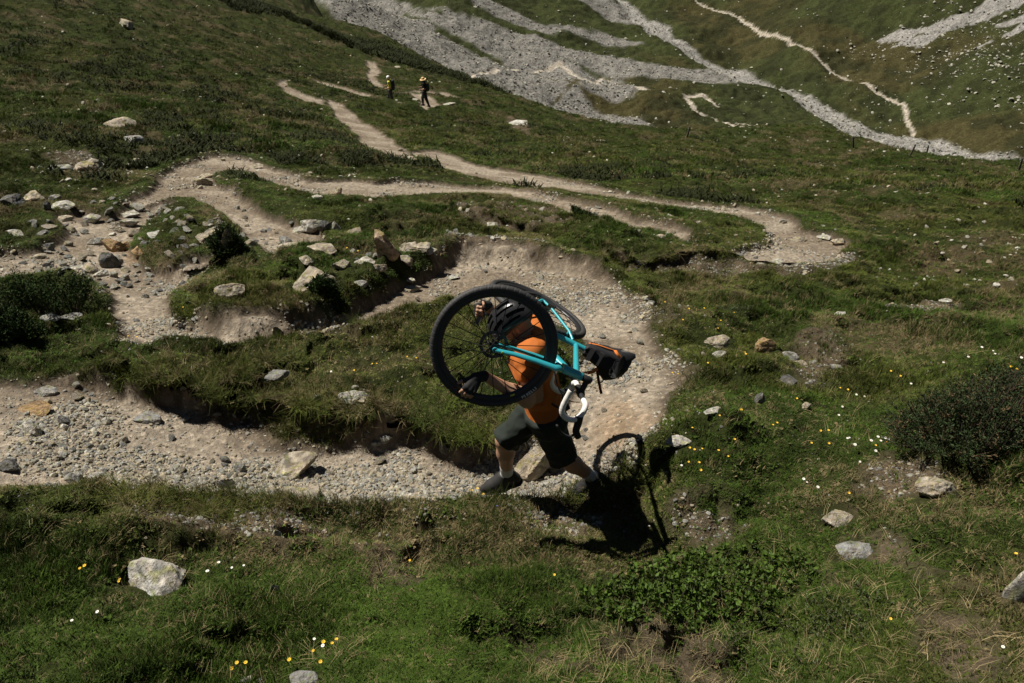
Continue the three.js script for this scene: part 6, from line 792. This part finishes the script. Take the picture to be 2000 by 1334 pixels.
  for (const s of [-1, 1]) { fig.put('chin_strap', sweep([V(s * 0.085, 0.01, 0.03), V(s * 0.08, -0.05, 0.035), V(s * 0.03, -0.112, 0.04), V(0, -0.122, 0.045)], 0.006, { radial: 6, flat: 0.3 }).applyMatrix4(fig.HM), black, shell); fig.put('eye', new THREE.SphereGeometry(0.0115, 12, 8).translate(s * 0.031, 0.01, 0.083).applyMatrix4(fig.HM), mat(0.25, 0.22, 0.2, 0.2)); }
  // small print on the near leg of the shorts, by the hem
  const lg = J.knL.clone().sub(J.hipC).normalize(), pr = J.knL.clone().addScaledVector(lg, -0.055).add(V(-0.035, 0, 0.095)); const tg = new THREE.RingGeometry(0.008, 0.0125, 4); tg.scale(1.2, 0.8, 1); tg.applyMatrix4(basis(pr, V(1, 0, 0.1).normalize(), V(0, 0.93, -0.3).normalize(), V(-0.1, 0.3, 0.93).normalize())); fig.put('print', bare3(tg), mat(0.3, 0.3, 0.3, 0.7));
  top(fig.g, 'person', 'person in orange jersey, dark shorts and black helmet carrying a bicycle up the trail', 'person');
}
console.log('rider');

// ---------------------------------------------------------------- two hikers on the farther trail
function hiker(base, side, o) {
  const B = V(...base), S = 1.0, q = (x, y, z) => B.clone().add(V(x * S, y * S, z * S)), st = o.stride;
  const j = { hipC: q(0, 0.9, 0), chest: q(-0.02, 1.26, 0), neck: q(-0.03, 1.45, 0), head: q(-0.05, 1.58, 0.0), shL: q(-0.02, 1.4, 0.18), shR: q(-0.02, 1.4, -0.18), elL: q(0.05, 1.13, 0.23), elR: q(-0.02, 1.13, -0.23), wrL: q(-0.16, 1.06, 0.22), wrR: q(-0.22, 1.08, -0.2), knL: q(-0.04 + st, 0.48, 0.1), anL: q(0.02 + st * 1.6, 0.1, 0.1), toL: q(-0.14 + st * 1.6, 0.03, 0.12), knR: q(-0.06 - st * 0.7, 0.48, -0.1), anR: q(-0.02 - st, 0.1, -0.1), toR: q(-0.18 - st, 0.03, -0.12) };
  const hd = (w, e) => { const along = w.clone().sub(e).normalize(), across = V(0, -1, 0).addScaledVector(along, along.y).normalize(); return { c: w.clone().addScaledVector(along, 0.06), along, across, out: along.clone().cross(across).normalize().multiplyScalar(e.z > B.z ? 1 : -1), curl: [0.9, 1.2, 0.9], grip: [0.03, -0.04, -0.03] }; };
  const f = figure(j, { base: B, left: V(0, 0, 1), cell: 0.02, fine: 0.007, look: V(-1, -0.2, 0.1), sleeve: 0.95, hem: o.hem, shirt: o.shirt, trousers: o.trousers, shoe: mat(0.03, 0.025, 0.02, 0.9), hands: [hd(j.wrL, j.elL), hd(j.wrR, j.elR)] });
  const hat = o.hat === 'brim' ? new THREE.LatheGeometry([[0.001, 0.145], [0.06, 0.14], [0.085, 0.115], [0.095, 0.05], [0.11, 0.038], [0.185, 0.026], [0.19, 0.02], [0.11, 0.03], [0.09, 0.04]].map(([r, y]) => new THREE.Vector2(r, y)), 28) : new THREE.LatheGeometry([[0.001, 0.145], [0.05, 0.138], [0.085, 0.108], [0.103, 0.06], [0.106, 0.02], [0.1, 0.015], [0.09, 0.05]].map(([r, y]) => new THREE.Vector2(r, y)), 28);
  const hm = f.put(o.hat === 'brim' ? 'hat' : 'cap', bare3(hat).applyMatrix4(f.HM), o.hatMat); if (o.hat === 'brim') f.put('hat_band', sweep(Array.from({ length: 25 }, (_, i) => V(0.0985 * Math.cos(i / 24 * 6.283), 0.055, 0.0985 * Math.sin(i / 24 * 6.283))), 0.012, { radial: 6, flat: 0.3 }).applyMatrix4(f.HM), mat(0.05, 0.035, 0.02), hm);
  top(f.g, 'person', o.label, 'person');
  const pk = new THREE.Group(); pk.position.copy(B).add(V(0.16, 0.92, 0));
  const bones = [[V(0.02, 0.08, 0.06), 0.1, V(0.02, 0.44, 0.05), 0.09], [V(0.02, 0.08, -0.06), 0.1, V(0.02, 0.44, -0.05), 0.09]]; part(pk, 'pack_body', boneMesh(bones, 0.02, 0.05), o.pack);
  part(pk, 'lid', boneMesh([[V(0.01, 0.5, 0.07), 0.075, V(0.01, 0.5, -0.07), 0.075]], 0.018, 0.02), o.packTop ?? o.pack);
  for (const s of [-1, 1]) part(pk, 'shoulder_strap', sweep(new THREE.CatmullRomCurve3([V(-0.06, 0.5, s * 0.1), V(-0.2, 0.53, s * 0.11), V(-0.295, 0.42, s * 0.11), V(-0.26, 0.25, s * 0.12), V(-0.1, 0.15, s * 0.13)]).getPoints(16), 0.024, { radial: 6, flat: 0.3 }), o.pack);
  top(pk, 'backpack', o.packLabel, 'backpack');
  return j;
}
{
  const [a, b] = D.hikers, ga = [a[0], groundY(a[0], a[2]), a[2]], gb = [b[0], groundY(b[0], b[2]) - 0.12, b[2]];
  const j = hiker(ga, 1, { stride: 0.12, hem: 0.92, shirt: cloth(0.012, 0.012, 0.016), trousers: cloth(0.01, 0.01, 0.011), hat: 'brim', hatMat: mat(0.62, 0.42, 0.2, 0.9), pack: cloth(0.03, 0.035, 0.02), packTop: cloth(0.55, 0.55, 0.16), label: 'hiker in dark clothes and a straw hat walking on the farther trail', packLabel: 'dark backpack with pale yellow top on the hiker with the straw hat' });
  const pole = new THREE.Group(); pole.position.set(j.wrL.x, ga[1], j.wrL.z); const top1 = V(-0.04, 1.14, 0), bot = V(0.2, 0.02, 0.05); part(pole, 'shaft', sweep([bot, top1], 0.009, { radial: 6 }), alloy); part(pole, 'grip', sweep([top1.clone().lerp(bot, 0.12), top1], 0.016, { radial: 8 }), black); part(pole, 'basket', new THREE.CylinderGeometry(0.03, 0.03, 0.006, 12).translate(0.19, 0.09, 0.048), black); top(pole, 'trekking_pole', 'thin trekking pole held by the hiker with the straw hat', 'pole');
  hiker(gb, 1, { stride: 0.1, hem: 0.92, shirt: cloth(0.62, 0.6, 0.06), trousers: cloth(0.03, 0.035, 0.03), hat: 'cap', hatMat: mat(0.8, 0.8, 0.78, 0.6), pack: cloth(0.016, 0.02, 0.035), label: 'hiker in yellow shirt and white cap behind the grassy bank', packLabel: 'dark blue backpack of the hiker with the white cap' });
}
// ---------------------------------------------------------------- fence posts on the brow of the meadow
D.posts.forEach(([x, , z, px], i) => {
  reseed(60 + i); const g = new THREE.Group(), y = groundY(x, z), h = clamp(px * Math.hypot(x, z) / 1500, 0.8, 1.5); g.position.set(x, y - 0.1, z); g.rotation.set(rr(-0.1, 0.1), 0, [0.25, -0.22, 0.05, -0.15, 0.1][i]);
  part(g, 'post', sweep([V(0, 0, 0), V(0.01, h * 0.5, 0), V(0, h, 0.01)], (t) => 0.06 - 0.015 * t, { radial: 8 }), mat(0.07, 0.06, 0.05, 0.95)); part(g, 'wire_clip', new THREE.TorusGeometry(0.055, 0.008, 6, 14).rotateX(Math.PI / 2).translate(0, h * 0.8, 0), steel);
  top(g, 'fence_post', ['short leaning post left of the stream bend on the meadow brow', 'dark leaning post in front of the far path end', 'upright post right of the leaning one before the stream gravel', 'low post on the brow below the scree foot', 'last post on the brow at the right picture edge'][i], 'post', 'fence posts on the brow');
});
console.log('people');

renderer.render(scene, camera);
